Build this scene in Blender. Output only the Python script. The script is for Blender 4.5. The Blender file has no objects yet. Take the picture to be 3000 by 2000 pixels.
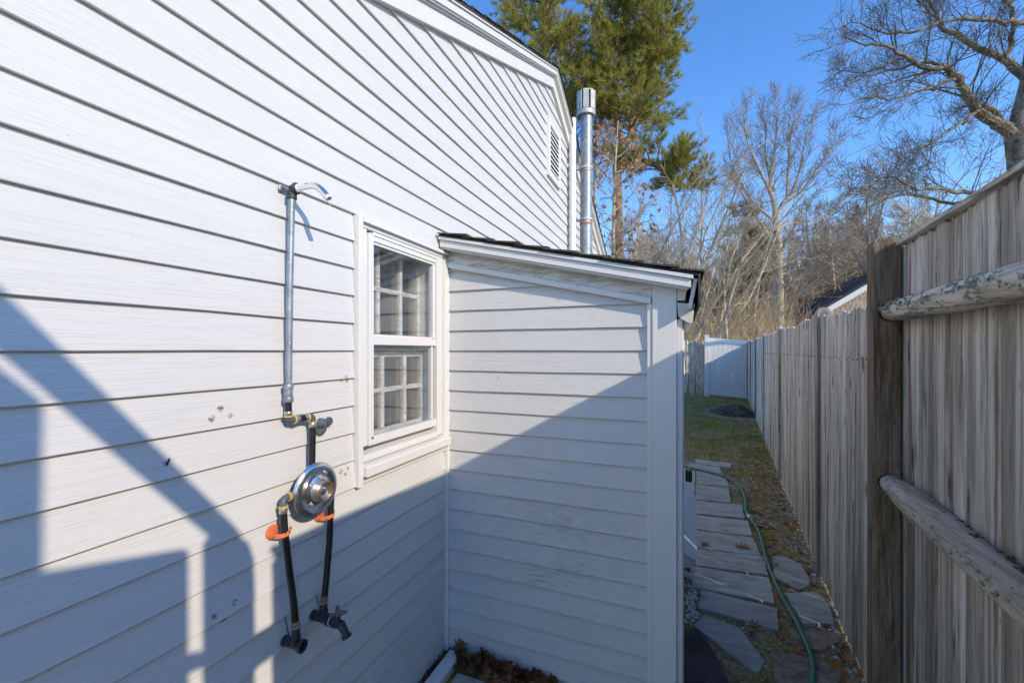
import bpy, math, random
import numpy as np
from mathutils import Vector, Matrix

# ------------------------------------------------------------------ camera, sky, sun, exposure
scene = bpy.context.scene
cam_data = bpy.data.cameras.new("camera")
cam = bpy.data.objects.new("camera", cam_data)
scene.collection.objects.link(cam)
cam.location = (1.141, 0.0, 1.557)
cam.rotation_euler = (math.radians(90), 0, math.radians(21.80))
cam_data.sensor_width = 36.0
cam_data.lens = 15.0
cam_data.shift_y = 0.009
cam_data.clip_start = 0.02
cam_data.clip_end = 2000.0
scene.camera = cam

SUN = Vector((1.0, -0.515, 0.584)).normalized()          # towards the sun
elev = math.asin(SUN.z)
world = bpy.data.worlds.new("World")
scene.world = world
world.use_nodes = True
wn = world.node_tree
bg = wn.nodes['Background']
sky = wn.nodes.new('ShaderNodeTexSky')
sky.sky_type = 'NISHITA'
sky.sun_disc = False
sky.sun_elevation = elev
sky.sun_rotation = math.atan2(SUN.x, SUN.y)
sky.altitude = 0.0
sky.air_density = 1.0
sky.dust_density = 0.15
sky.ozone_density = 4.0
hsv = wn.nodes.new('ShaderNodeHueSaturation')
hsv.inputs['Hue'].default_value = 0.506
hsv.inputs['Saturation'].default_value = 1.18
hsv.inputs['Value'].default_value = 1.0
wn.links.new(sky.outputs[0], hsv.inputs['Color'])
wn.links.new(hsv.outputs[0], bg.inputs[0])
bg.inputs[1].default_value = 0.15

sun_data = bpy.data.lights.new("sun", 'SUN')
sun_data.energy = 2.0
sun_data.angle = math.radians(0.53)
sun_data.color = (1.0, 0.855, 0.665)
sun = bpy.data.objects.new("sun", sun_data)
scene.collection.objects.link(sun)
sun.location = (12, -6, 9)
sun.rotation_euler = SUN.to_track_quat('Z', 'Y').to_euler()

vs = scene.view_settings
vs.view_transform = 'Standard'
vs.look = 'None'
vs.exposure = 1.1
vs.gamma = 1.0
vs.use_curve_mapping = False
scene.render.engine = 'CYCLES'
scene.cycles.use_denoising = True
scene.cycles.max_bounces = 10
scene.cycles.diffuse_bounces = 7
scene.cycles.glossy_bounces = 5
scene.cycles.transparent_max_bounces = 16
scene.cycles.caustics_reflective = False
scene.cycles.caustics_refractive = False
scene.render.film_transparent = False

C = scene.collection
R = random.Random(11)

# ------------------------------------------------------------------ materials
def srgb(r, g, b):
    f = lambda c: (c / 255 / 12.92) if c / 255 <= 0.04045 else ((c / 255 + 0.055) / 1.055) ** 2.4
    return (f(r), f(g), f(b), 1)

class M:
    """small node-material helper"""
    def __init__(s, name, col=(0.5, 0.5, 0.5), rough=0.6, metal=0.0, spec=0.5):
        s.m = bpy.data.materials.new(name); s.m.use_nodes = True
        s.t = s.m.node_tree; s.b = s.t.nodes['Principled BSDF']
        s.b.inputs['Base Color'].default_value = (*col[:3], 1)
        s.b.inputs['Roughness'].default_value = rough
        s.b.inputs['Metallic'].default_value = metal
        s.b.inputs['Specular IOR Level'].default_value = spec
    def n(s, t, **kw):
        x = s.t.nodes.new(t)
        for k, v in kw.items(): setattr(x, k, v)
        return x
    def l(s, a, b): s.t.links.new(a, b)
    def coord(s, scale=(1, 1, 1), world=False, rnd=True):
        if world:
            src = s.n('ShaderNodeNewGeometry').outputs['Position']
        else:
            src = s.n('ShaderNodeTexCoord').outputs['Object']
        mp = s.n('ShaderNodeMapping'); mp.inputs['Scale'].default_value = scale
        s.l(src, mp.inputs['Vector'])
        if rnd:
            oi = s.n('ShaderNodeObjectInfo'); mul = s.n('ShaderNodeMath', operation='MULTIPLY')
            mul.inputs[1].default_value = 57.3
            s.l(oi.outputs['Random'], mul.inputs[0])
            cb = s.n('ShaderNodeCombineXYZ')
            for i in range(3): s.l(mul.outputs[0], cb.inputs[i])
            s.l(cb.outputs[0], mp.inputs['Location'])
        return mp.outputs[0]
    def noise(s, vec, scale=5, detail=4, rough=0.55, dist=0.0):
        x = s.n('ShaderNodeTexNoise'); x.inputs['Scale'].default_value = scale
        x.inputs['Detail'].default_value = detail; x.inputs['Roughness'].default_value = rough
        x.inputs['Distortion'].default_value = dist
        s.l(vec, x.inputs['Vector']); return x.outputs['Fac']
    def ramp(s, fac, stops, interp='LINEAR'):
        x = s.n('ShaderNodeValToRGB'); cr = x.color_ramp; cr.interpolation = interp
        while len(cr.elements) < len(stops): cr.elements.new(0.5)
        for e, (p, c) in zip(cr.elements, stops):
            e.position = p
            e.color = (c, c, c, 1) if isinstance(c, (int, float)) else (*c[:3], 1)
        s.l(fac, x.inputs[0]); return x.outputs[0]
    def mix(s, fac, a, b, mode='MIX'):
        x = s.n('ShaderNodeMix', data_type='RGBA', blend_type=mode)
        for sock, v in ((x.inputs[0], fac), (x.inputs[6], a), (x.inputs[7], b)):
            if isinstance(v, (int, float)): sock.default_value = v
            elif isinstance(v, tuple): sock.default_value = (*v[:3], 1)
            else: s.l(v, sock)
        return x.outputs[2]
    def math(s, op, a, b=0.0):
        x = s.n('ShaderNodeMath', operation=op)
        for sock, v in ((x.inputs[0], a), (x.inputs[1], b)):
            if isinstance(v, (int, float)): sock.default_value = v
            else: s.l(v, sock)
        return x.outputs[0]
    def rand(s): return s.n('ShaderNodeObjectInfo').outputs['Random']
    def island(s): return s.n('ShaderNodeNewGeometry').outputs['Random Per Island']
    def color(s, c): s.l(c, s.b.inputs['Base Color'])
    def rough(s, c): s.l(c, s.b.inputs['Roughness'])
    def bump(s, h, strength=0.3, dist=0.01):
        x = s.n('ShaderNodeBump'); x.inputs['Strength'].default_value = strength
        x.inputs['Distance'].default_value = dist
        s.l(h, x.inputs['Height']); s.l(x.outputs[0], s.b.inputs['Normal'])

def mat_siding(name, along, grime=0.0):
    m = M(name, (0.8, 0.8, 0.8), 0.42, spec=0.35)
    lo, hi = 1.3, 42.0
    sc = (lo if along == 'x' else hi, lo if along == 'y' else hi, hi)
    v = m.coord(sc)
    g = m.noise(v, 1.6, 3, 0.5, 0.7)
    lines = m.ramp(g, [(0.0, 1.0), (0.46, 1.0), (0.495, 0.25), (0.53, 1.0), (1.0, 1.0)])
    fine = m.noise(m.coord((sc[0] * 3, sc[1] * 3, sc[2] * 3)), 2.2, 2, 0.5)
    h = m.math('ADD', lines, m.math('MULTIPLY', fine, 0.5))
    m.bump(h, 0.30, 0.0018)
    big = m.noise(m.coord((1, 1, 1), world=True, rnd=False), 1.7, 3)
    base = m.mix(big, (0.575, 0.572, 0.562), (0.615, 0.61, 0.598))
    base = m.mix(m.math('MULTIPLY', m.math('SUBTRACT', 1.0, lines), 0.26), base, (0.45, 0.45, 0.455))
    base = m.mix(m.math('MULTIPLY', m.rand(), 0.05), base, (0.54, 0.545, 0.545))
    if grime:
        pos = m.n('ShaderNodeNewGeometry').outputs['Position']
        d = m.n('ShaderNodeVectorMath', operation='SUBTRACT'); d.inputs[1].default_value = (0.55, 1.93, 0.62)
        m.l(pos, d.inputs[0])
        e = m.n('ShaderNodeVectorMath', operation='MULTIPLY'); e.inputs[1].default_value = (1.7, 0, 2.0)
        m.l(d.outputs[0], e.inputs[0])
        ln = m.n('ShaderNodeVectorMath', operation='LENGTH'); m.l(e.outputs[0], ln.inputs[0])
        mask = m.ramp(ln.outputs['Value'], [(0.0, 1.0), (0.95, 0.0)])
        streak = m.ramp(m.noise(m.coord((9, 9, 60), world=True, rnd=False), 1.5, 5, 0.7), [(0.42, 0.0), (0.66, 1.0)])
        patch = m.ramp(m.noise(m.coord((1, 1, 2.0), world=True, rnd=False), 3.0, 4), [(0.38, 0.05), (0.68, 1.0)])
        fac = m.math('MULTIPLY', m.math('MULTIPLY', mask, streak), m.math('MULTIPLY', patch, grime))
        base = m.mix(fac, base, (0.20, 0.215, 0.15))
        spk = m.ramp(m.noise(m.coord((1, 1, 1), world=True, rnd=False), 75, 2), [(0.73, 0.0), (0.76, 1.0)])
        base = m.mix(m.math('MULTIPLY', spk, 0.5), base, (0.12, 0.12, 0.12))
    else:
        spk = m.ramp(m.noise(m.coord((1, 1, 1), world=True, rnd=False), 40, 2), [(0.79, 0.0), (0.81, 1.0)])
        base = m.mix(m.math('MULTIPLY', spk, 0.3), base, (0.2, 0.2, 0.2))
    m.color(base)
    return m.m

def mat_trim(name, col=(0.66, 0.655, 0.635), rough=0.4, dirt=0.12, bumps=0.04, peel=0.0):
    m = M(name, col, rough, spec=0.4)
    v = m.coord((1, 1, 1), world=True, rnd=False)
    a = m.ramp(m.noise(v, 9, 6, 0.65), [(0.45, 0.0), (0.8, 1.0)])
    c = m.mix(m.math('MULTIPLY', a, dirt), (*col, 1), (0.36, 0.34, 0.28))
    h = m.noise(v, 60, 3)
    if peel:
        p = m.noise(m.coord((5, 5, 34), world=True, rnd=False), 1.6, 6, 0.7, 0.6)
        crack = m.ramp(p, [(0.47, 1.0), (0.5, 0.0), (0.53, 1.0)])
        h = m.math('ADD', m.math('MULTIPLY', p, 1.2), m.math('MULTIPLY', crack, 0.5))
        spots = m.ramp(m.noise(v, 34, 4, 0.7), [(0.70, 0.0), (0.73, 1.0)])
        c = m.mix(m.math('MULTIPLY', spots, peel), c, (0.30, 0.27, 0.22))
        m.bump(h, 0.75, 0.006)
    else:
        m.bump(h, bumps, 0.002)
    m.color(c)
    return m.m

def mat_wood(name, axis, dark, mid, light, moss=0.0, warm=0.0, scale=1.0, knots=True, bump=0.5):
    m = M(name, mid, 0.85, spec=0.2)
    k = {'x': 0, 'y': 1, 'z': 2}[axis]
    def sc(lo, hi):
        q = [hi * scale] * 3; q[k] = lo * scale; return tuple(q)
    s1 = m.noise(m.coord(sc(1.9, 30)), 1.0, 8, 0.70, 0.5)
    s2 = m.noise(m.coord(sc(9.0, 130)), 1.0, 6, 0.8, 0.3)
    blot = m.noise(m.coord(sc(1.4, 5)), 1.0, 4, 0.6)
    g = m.math('ADD', m.math('MULTIPLY', s1, 0.62), m.math('MULTIPLY', s2, 0.38))
    c = m.ramp(g, [(0.36, tuple(x * 0.55 for x in dark)), (0.43, dark), (0.495, mid), (0.585, light), (0.75, tuple(min(1, x * 1.1) for x in light))])
    c = m.mix(m.ramp(blot, [(0.46, 0.0), (0.66, 0.45)]), c, dark)
    stn = m.ramp(m.noise(m.coord(sc(0.7, 14)), 1.0, 5, 0.6, 0.2), [(0.55, 0.0), (0.62, 0.6)])
    c = m.mix(stn, c, tuple(x * 0.7 for x in dark))
    crk = m.ramp(m.noise(m.coord(sc(1.6, 70)), 1.0, 3, 0.5, 0.4), [(0.488, 0.0), (0.5, 1.0), (0.512, 0.0)])
    crm = m.ramp(m.noise(m.coord(sc(2.5, 8)), 1.0, 2), [(0.5, 0.0), (0.6, 1.0)])
    c = m.mix(m.math('MULTIPLY', m.math('MULTIPLY', crk, crm), 0.8), c, tuple(x * 0.25 for x in dark))
    spk = m.ramp(m.noise(m.coord(sc(26, 60)), 1.0, 4, 0.7), [(0.62, 0.0), (0.7, 0.55)])
    c = m.mix(spk, c, tuple(x * 0.6 for x in dark))
    tint = m.rand()
    c = m.mix(m.math('MULTIPLY', tint, 0.38), c, tuple(x * 0.55 for x in mid))
    if warm:
        w = m.ramp(m.noise(m.coord(sc(1.2, 16)), 1.0, 3), [(0.58, 0.0), (0.72, 1.0)])
        c = m.mix(m.math('MULTIPLY', w, warm), c, (0.34, 0.20, 0.095))
    if knots:
        vv = m.n('ShaderNodeTexVoronoi'); vv.inputs['Scale'].default_value = 1.0
        m.l(m.coord(sc(5.0, 13)), vv.inputs['Vector'])
        kn = m.ramp(vv.outputs['Distance'], [(0.07, 1.0), (0.16, 0.0)])
        c = m.mix(m.math('MULTIPLY', kn, 0.75), c, (0.045, 0.035, 0.028))
    if moss:
        z = m.n('ShaderNodeSeparateXYZ'); m.l(m.n('ShaderNodeNewGeometry').outputs['Position'], z.inputs[0])
        zr = m.ramp(m.math('MULTIPLY', z.outputs[2], 0.5), [(0.0, 1.0), (0.42, 0.12), (0.8, 0.1)])
        mz = m.ramp(m.noise(m.coord(sc(1.3, 9)), 1.0, 5, 0.65), [(0.42, 0.0), (0.68, 1.0)])
        c = m.mix(m.math('MULTIPLY', m.math('MULTIPLY', zr, mz), moss), c, (0.135, 0.145, 0.055))
    m.color(c)
    m.bump(m.math('SUBTRACT', g, m.math('MULTIPLY', m.math('MULTIPLY', crk, crm), 0.3)), bump, 0.008)
    return m.m

def mat_noise(name, c1, c2, scale=8, rough=0.7, bump=0.2, bdist=0.01, detail=5, metal=0.0, c3=None, s3=30, world=False, spec=0.5, lo=0.38, hi=0.62):
    m = M(name, c1, rough, metal, spec)
    v = m.coord((1, 1, 1), world=world)
    f = m.noise(v, scale, detail)
    c = m.mix(m.ramp(f, [(lo, 0.0), (hi, 1.0)]), (*c1, 1), (*c2, 1))
    if c3:
        g = m.ramp(m.noise(v, s3, 4, 0.65), [(0.58, 0.0), (0.68, 1.0)])
        c = m.mix(g, c, (*c3, 1))
    m.color(c)
    if bump: m.bump(m.noise(v, scale * 4, 4), bump, bdist)
    return m.m

MT = {}
MT['siding_y'] = mat_siding('white_vinyl_siding', 'y')
MT['siding_x'] = mat_siding('white_vinyl_siding_mildewed', 'x', 1.0)
MT['trim'] = mat_trim('white_painted_trim')
MT['vinyl'] = mat_trim('white_vinyl', (0.68, 0.675, 0.655), 0.32, 0.03, 0.02)
MT['frieze'] = mat_trim('peeling_white_paint', (0.70, 0.69, 0.665), 0.5, 0.12, peel=0.8)
MT['gutter'] = mat_trim('grimy_white_gutter', (0.66, 0.645, 0.60), 0.45, 0.45)
MT['sash'] = mat_trim('old_white_sash_paint', (0.80, 0.785, 0.75), 0.55, 0.25, peel=0.5)
MT['reveal'] = mat_noise('bare_wood_reveal', (0.30, 0.19, 0.10), (0.42, 0.29, 0.17), 12, 0.7, 0.1)
MT['shingle'] = mat_noise('asphalt_shingle', (0.035, 0.033, 0.03), (0.085, 0.08, 0.07), 90, 0.95, 0.6, 0.004, c3=(0.30, 0.24, 0.09), s3=30)
MT['shingle_dark'] = mat_noise('dark_roof_shingle', (0.028, 0.029, 0.033), (0.055, 0.057, 0.064), 40, 0.9, 0.4, 0.01)
MT['drip'] = mat_noise('dark_drip_edge', (0.03, 0.027, 0.024), (0.06, 0.05, 0.045), 10, 0.6, 0.1)
MT['sheath'] = M('wall_sheathing', (0.5, 0.5, 0.48), 0.9).m
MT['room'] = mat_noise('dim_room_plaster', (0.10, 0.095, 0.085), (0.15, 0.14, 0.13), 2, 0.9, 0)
MT['galv'] = mat_noise('galvanized_steel', (0.20, 0.235, 0.27), (0.31, 0.345, 0.375), 22, 0.45, 0.05, 0.002, metal=0.4, c3=(0.42, 0.45, 0.47), s3=60)
MT['galv_pale'] = mat_noise('weathered_galvanized_cap', (0.42, 0.42, 0.41), (0.53, 0.53, 0.51), 12, 0.6, 0.05, metal=0.25)
MT['rust'] = mat_noise('rust', (0.30, 0.10, 0.03), (0.42, 0.18, 0.07), 30, 0.85, 0.2)
MT['iron'] = mat_noise('black_iron', (0.022, 0.026, 0.03), (0.055, 0.062, 0.068), 50, 0.5, 0.2, 0.003, metal=0.3)
MT['black_pipe'] = mat_noise('black_plastic_pipe', (0.006, 0.007, 0.008), (0.017, 0.018, 0.02), 70, 0.34, 0.05, 0.001)
MT['grey_plastic'] = mat_noise('dark_grey_plastic', (0.06, 0.08, 0.095), (0.10, 0.125, 0.145), 30, 0.45, 0.1, 0.002)
MT['orange'] = mat_noise('orange_paint', (0.72, 0.19, 0.075), (0.60, 0.14, 0.05), 50, 0.5, 0.1, 0.002)
MT['yellow'] = mat_noise('yellow_crimp_ring', (0.62, 0.47, 0.10), (0.52, 0.36, 0.08), 60, 0.4, 0.05)
MT['steel'] = mat_noise('brushed_steel', (0.5, 0.48, 0.45), (0.62, 0.60, 0.57), 30, 0.3, 0.03, metal=0.85)
MT['brass'] = mat_noise('tarnished_brass', (0.30, 0.16, 0.07), (0.42, 0.24, 0.10), 40, 0.4, 0.05, metal=0.7)
m = M('spotted_chrome', (0.80, 0.80, 0.80), 0.1, 1.0)
_v = m.coord((1, 1, 1)); _f = m.noise(_v, 26, 6, 0.7)
m.rough(m.ramp(_f, [(0.42, 0.07), (0.62, 0.34)])); m.color(m.ramp(_f, [(0.40, (0.84, 0.85, 0.86)), (0.66, (0.55, 0.55, 0.54))]))
m.bump(m.noise(_v, 10, 3), 0.12, 0.01)
MT['chrome'] = m.m
m = M('clean_chrome', (0.86, 0.86, 0.86), 0.07, 1.0); MT['chrome2'] = m.m
MT['white_tape'] = M('white_thread_tape', (0.75, 0.75, 0.74), 0.6).m
MT['picket'] = mat_wood('weathered_picket', 'z', (0.28, 0.24, 0.185), (0.70, 0.64, 0.545), (0.87, 0.825, 0.745), moss=0.5, warm=0.18)
MT['board'] = mat_wood('weathered_board', 'z', (0.21, 0.18, 0.14), (0.64, 0.585, 0.50), (0.86, 0.815, 0.735), moss=0.5, warm=0.3, scale=0.9)
MT['post'] = mat_wood('brown_post', 'z', (0.11, 0.078, 0.048), (0.27, 0.20, 0.132), (0.44, 0.345, 0.24), moss=0.1, warm=0.1)
MT['post_grey'] = mat_wood('weathered_post', 'z', (0.18, 0.155, 0.125), (0.40, 0.36, 0.31), (0.58, 0.54, 0.48), moss=0.3, warm=0.35)
MT['rail'] = mat_wood('lichened_rail', 'y', (0.29, 0.255, 0.20), (0.62, 0.56, 0.465), (0.80, 0.74, 0.65), moss=0.15, knots=False, scale=0.9)
MT['lichen'] = mat_noise('lichen', (0.20, 0.23, 0.17), (0.36, 0.40, 0.30), 60, 0.95, 0.6, 0.01, c3=(0.04, 0.045, 0.035), s3=50)
MT['moss'] = mat_noise('moss', (0.045, 0.052, 0.02), (0.11, 0.115, 0.04), 40, 0.95, 0.8, 0.01)
m = M('bluestone', (0.16, 0.18, 0.18), 0.75, spec=0.35)
_v = m.coord((1, 1, 1), world=True, rnd=False)
_f = m.noise(m.coord((1.6, 5, 1), world=True), 3.5, 7, 0.62)
_c = m.ramp(_f, [(0.33, (0.25, 0.25, 0.215)), (0.5, (0.42, 0.42, 0.37)), (0.68, (0.56, 0.545, 0.47))])
_c = m.mix(m.math('MULTIPLY', m.rand(), 0.4), _c, (0.28, 0.27, 0.235))
_o = m.ramp(m.noise(m.coord((1, 3, 1), world=True), 4.5, 6, 0.7), [(0.60, 0.0), (0.72, 1.0)])
_c = m.mix(m.math('MULTIPLY', _o, 0.65), _c, (0.42, 0.29, 0.14))
_d = m.ramp(m.noise(_v, 28, 5, 0.7), [(0.60, 0.0), (0.70, 1.0)])
_c = m.mix(m.math('MULTIPLY', _d, 0.7), _c, (0.12, 0.11, 0.085))
m.color(_c); m.bump(m.noise(m.coord((2, 6, 2), world=True), 9, 6, 0.65), 0.35, 0.006); MT['stone'] = m.m
m = M('brown_flagstone', (0.2, 0.16, 0.12), 0.85, spec=0.25)
_f = m.noise(m.coord((1, 1, 1), world=True), 12, 7, 0.7)
m.color(m.ramp(_f, [(0.33, (0.13, 0.095, 0.06)), (0.52, (0.29, 0.225, 0.15)), (0.7, (0.40, 0.335, 0.245))])); m.bump(_f, 0.5, 0.008); MT['stone_brown'] = m.m
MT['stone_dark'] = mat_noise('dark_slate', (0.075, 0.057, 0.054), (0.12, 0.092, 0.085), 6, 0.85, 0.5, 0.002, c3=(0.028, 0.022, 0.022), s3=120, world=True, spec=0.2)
m = M('soil_and_moss', (0.12, 0.1, 0.07), 0.95, spec=0.15)
_v = m.coord((1, 1, 1), world=True, rnd=False)
_a = m.noise(_v, 2.1, 6, 0.62); _b = m.noise(_v, 23, 6, 0.72); _e = m.noise(_v, 6.5, 5, 0.6)
_c = m.ramp(_b, [(0.33, (0.13, 0.093, 0.053)), (0.5, (0.33, 0.25, 0.15)), (0.68, (0.54, 0.44, 0.295))])
_c = m.mix(m.ramp(_e, [(0.46, 0.0), (0.60, 0.85)]), _c, m.ramp(_b, [(0.35, (0.16, 0.13, 0.025)), (0.65, (0.42, 0.34, 0.065))]))
_c = m.mix(m.ramp(_a, [(0.52, 0.0), (0.62, 0.6)]), _c, m.ramp(_b, [(0.35, (0.07, 0.045, 0.024)), (0.65, (0.25, 0.155, 0.08))]))
_w = m.n('ShaderNodeTexVoronoi'); _w.inputs['Scale'].default_value = 62; m.l(_v, _w.inputs['Vector'])
_wm = m.math('MULTIPLY', m.ramp(_w.outputs['Distance'], [(0.22, 1.0), (0.34, 0.0)]), m.ramp(m.noise(_v, 5, 3), [(0.46, 0.0), (0.6, 0.8)]))
_c = m.mix(_wm, _c, (0.40, 0.375, 0.32))
m.color(_c); m.bump(m.math('ADD', _b, m.math('MULTIPLY', _wm, 0.6)), 0.9, 0.02); MT['soil'] = m.m
MT['dirt'] = mat_noise('dark_turned_soil', (0.04, 0.028, 0.02), (0.13, 0.09, 0.06), 8, 0.98, 0.9, 0.03, c3=(0.10, 0.065, 0.04), s3=22, world=True)
m = M('grass_blades', (0.1, 0.13, 0.03), 0.7, spec=0.2)
_p = m.noise(m.coord((1, 1, 1), world=True, rnd=False), 1.5, 5, 0.6)
_g = m.mix(m.island(), (0.14, 0.235, 0.02), (0.33, 0.38, 0.05)); _t = m.mix(m.island(), (0.36, 0.27, 0.10), (0.60, 0.47, 0.24))
m.color(m.mix(m.ramp(_p, [(0.44, 1.0), (0.60, 0.0)]), _g, _t)); MT['grass'] = m.m
m = M('mixed_pebbles', (0.5, 0.5, 0.5), 0.7)
m.color(m.ramp(m.island(), [(0.0, (0.16, 0.13, 0.095)), (0.4, (0.30, 0.265, 0.21)), (0.75, (0.46, 0.44, 0.39)), (1.0, (0.70, 0.69, 0.66))])); MT['pebble'] = m.m
m = M('white_pebbles', (0.6, 0.6, 0.6), 0.6)
m.color(m.ramp(m.island(), [(0.0, (0.40, 0.38, 0.34)), (0.4, (0.6, 0.6, 0.58)), (1.0, (0.78, 0.78, 0.77))])); MT['pebble_white'] = m.m
def mat_leaf(name, a, b):
    m = M(name, a, 0.75, spec=0.2)
    m.color(m.mix(m.math('FRACT', m.math('ADD', m.math('MULTIPLY', m.island(), 7.0), m.rand())), (*a, 1), (*b, 1)))
    return m.m
MT['leaf'] = mat_leaf('dry_oak_leaf', (0.24, 0.085, 0.026), (0.46, 0.21, 0.08))
MT['leaf_pale'] = mat_leaf('pale_dry_leaf', (0.33, 0.235, 0.14), (0.42, 0.31, 0.20))
MT['leaf_dark'] = mat_leaf('wet_brown_leaf', (0.08, 0.036, 0.016), (0.22, 0.10, 0.042))
MT['leaf_tree'] = mat_leaf('clinging_orange_leaf', (0.26, 0.10, 0.035), (0.45, 0.21, 0.10))
MT['bark_grey'] = mat_noise('grey_bark', (0.22, 0.19, 0.15), (0.46, 0.41, 0.335), 5, 0.9, 0.8, 0.03, c3=(0.17, 0.175, 0.085), s3=9)
MT['bark_pale'] = mat_noise('pale_bark', (0.27, 0.23, 0.17), (0.45, 0.39, 0.30), 4, 0.9, 0.5, 0.03, c3=(0.14, 0.12, 0.09), s3=14)
MT['bark_twig'] = mat_noise('twig_bark', (0.33, 0.265, 0.18), (0.58, 0.48, 0.34), 3, 0.85, 0)
MT['bark_red'] = mat_noise('reddish_twig_bark', (0.27, 0.20, 0.145), (0.44, 0.34, 0.25), 2, 0.85, 0)
MT['bark_pine'] = mat_noise('pine_bark', (0.15, 0.095, 0.06), (0.38, 0.25, 0.16), 6, 0.9, 0.9, 0.04, c3=(0.055, 0.04, 0.03), s3=12)
MT['bark_oak'] = mat_noise('oak_bark', (0.08, 0.068, 0.05), (0.25, 0.22, 0.17), 7, 0.9, 0.9, 0.03, c3=(0.17, 0.165, 0.06), s3=10)
MT['brush'] = mat_noise('dry_brush', (0.27, 0.205, 0.13), (0.52, 0.41, 0.275), 1.2, 0.9, 0, world=True)
def mat_needle(name, a, b):
    m = M(name, a, 0.6, spec=0.25)
    big = m.noise(m.coord((1, 1, 1), world=True, rnd=False), 1.1, 3)
    c = m.mix(m.math('ADD', m.math('MULTIPLY', m.island(), 0.6), m.math('MULTIPLY', big, 0.4)), (*a, 1), (*b, 1))
    m.color(c)
    tr = m.n('ShaderNodeBsdfTranslucent'); m.l(c, tr.inputs[0])
    mx = m.n('ShaderNodeMixShader'); mx.inputs[0].default_value = 0.35
    out = [n for n in m.t.nodes if n.type == 'OUTPUT_MATERIAL'][0]
    m.l(m.b.outputs[0], mx.inputs[1]); m.l(tr.outputs[0], mx.inputs[2]); m.l(mx.outputs[0], out.inputs[0])
    return m.m
MT['needle'] = mat_needle('pine_needles', (0.145, 0.18, 0.03), (0.50, 0.45, 0.10))
MT['needle2'] = mat_needle('dark_pine_needles', (0.07, 0.10, 0.025), (0.20, 0.21, 0.055))
m = M('green_hose', (0.02, 0.17, 0.12), 0.38)
m.color(m.mix(m.noise(m.coord((1, 1, 1), world=True), 14, 4), (0.014, 0.145, 0.095), (0.045, 0.235, 0.165))); MT['hose'] = m.m
def mat_glass():
    m = bpy.data.materials.new('dusty_window_glass'); m.use_nodes = True; t = m.node_tree
    for n in list(t.nodes): t.nodes.remove(n)
    o = t.nodes.new('ShaderNodeOutputMaterial'); tr = t.nodes.new('ShaderNodeBsdfTransparent')
    gl = t.nodes.new('ShaderNodeBsdfGlossy'); gl.inputs['Roughness'].default_value = 0.01
    lw = t.nodes.new('ShaderNodeLayerWeight'); lw.inputs[0].default_value = 0.5
    pw = t.nodes.new('ShaderNodeMath'); pw.operation = 'POWER'; pw.inputs[1].default_value = 4.0
    fr = t.nodes.new('ShaderNodeMapRange'); fr.inputs['To Min'].default_value = 0.09; fr.inputs['To Max'].default_value = 1.0
    t.links.new(lw.outputs['Facing'], pw.inputs[0]); t.links.new(pw.outputs[0], fr.inputs['Value'])
    df = t.nodes.new('ShaderNodeBsdfDiffuse'); df.inputs[0].default_value = (0.45, 0.50, 0.52, 1)
    tr.inputs[0].default_value = (0.975, 0.985, 0.985, 1)
    tc = t.nodes.new('ShaderNodeTexCoord'); mp = t.nodes.new('ShaderNodeMapping'); mp.inputs['Scale'].default_value = (60, 60, 9)
    nz = t.nodes.new('ShaderNodeTexNoise'); nz.inputs['Scale'].default_value = 1.2; nz.inputs['Detail'].default_value = 5
    rp = t.nodes.new('ShaderNodeValToRGB'); rp.color_ramp.elements[0].position = 0.40; rp.color_ramp.elements[0].color = (0.004,) * 3 + (1,)
    rp.color_ramp.elements[1].position = 0.75; rp.color_ramp.elements[1].color = (0.045,) * 3 + (1,)
    t.links.new(tc.outputs['Object'], mp.inputs[0]); t.links.new(mp.outputs[0], nz.inputs[0]); t.links.new(nz.outputs[0], rp.inputs[0])
    m1 = t.nodes.new('ShaderNodeMixShader'); m2 = t.nodes.new('ShaderNodeMixShader')
    t.links.new(rp.outputs[0], m1.inputs[0]); t.links.new(tr.outputs[0], m1.inputs[1]); t.links.new(df.outputs[0], m1.inputs[2])
    t.links.new(fr.outputs[0], m2.inputs[0]); t.links.new(m1.outputs[0], m2.inputs[1]); t.links.new(gl.outputs[0], m2.inputs[2])
    t.links.new(m2.outputs[0], o.inputs[0]); return m
MT['glass'] = mat_glass()
MT['scar'] = mat_noise('scuffed_screw_hole', (0.50, 0.495, 0.48), (0.20, 0.19, 0.175), 90, 0.9, 0.8, 0.004, lo=0.45, hi=0.55)
MT['scar_tan'] = mat_noise('glue_scuff', (0.62, 0.56, 0.42), (0.25, 0.23, 0.2), 90, 0.9, 0.8, 0.004, lo=0.45, hi=0.55)
MT['cedar'] = mat_wood('cedar_shingle', 'z', (0.28, 0.21, 0.15), (0.46, 0.38, 0.30), (0.58, 0.52, 0.45), warm=0.8, knots=False)
MT['insect'] = M('dark_insect', (0.01, 0.01, 0.012), 0.4).m
MT['black_lock'] = M('black_lock_body', (0.008, 0.008, 0.009), 0.45).m
MT['slate_blue'] = mat_noise('far_house_shingle', (0.22, 0.24, 0.29), (0.30, 0.32, 0.37), 4, 0.8, 0)

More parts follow.
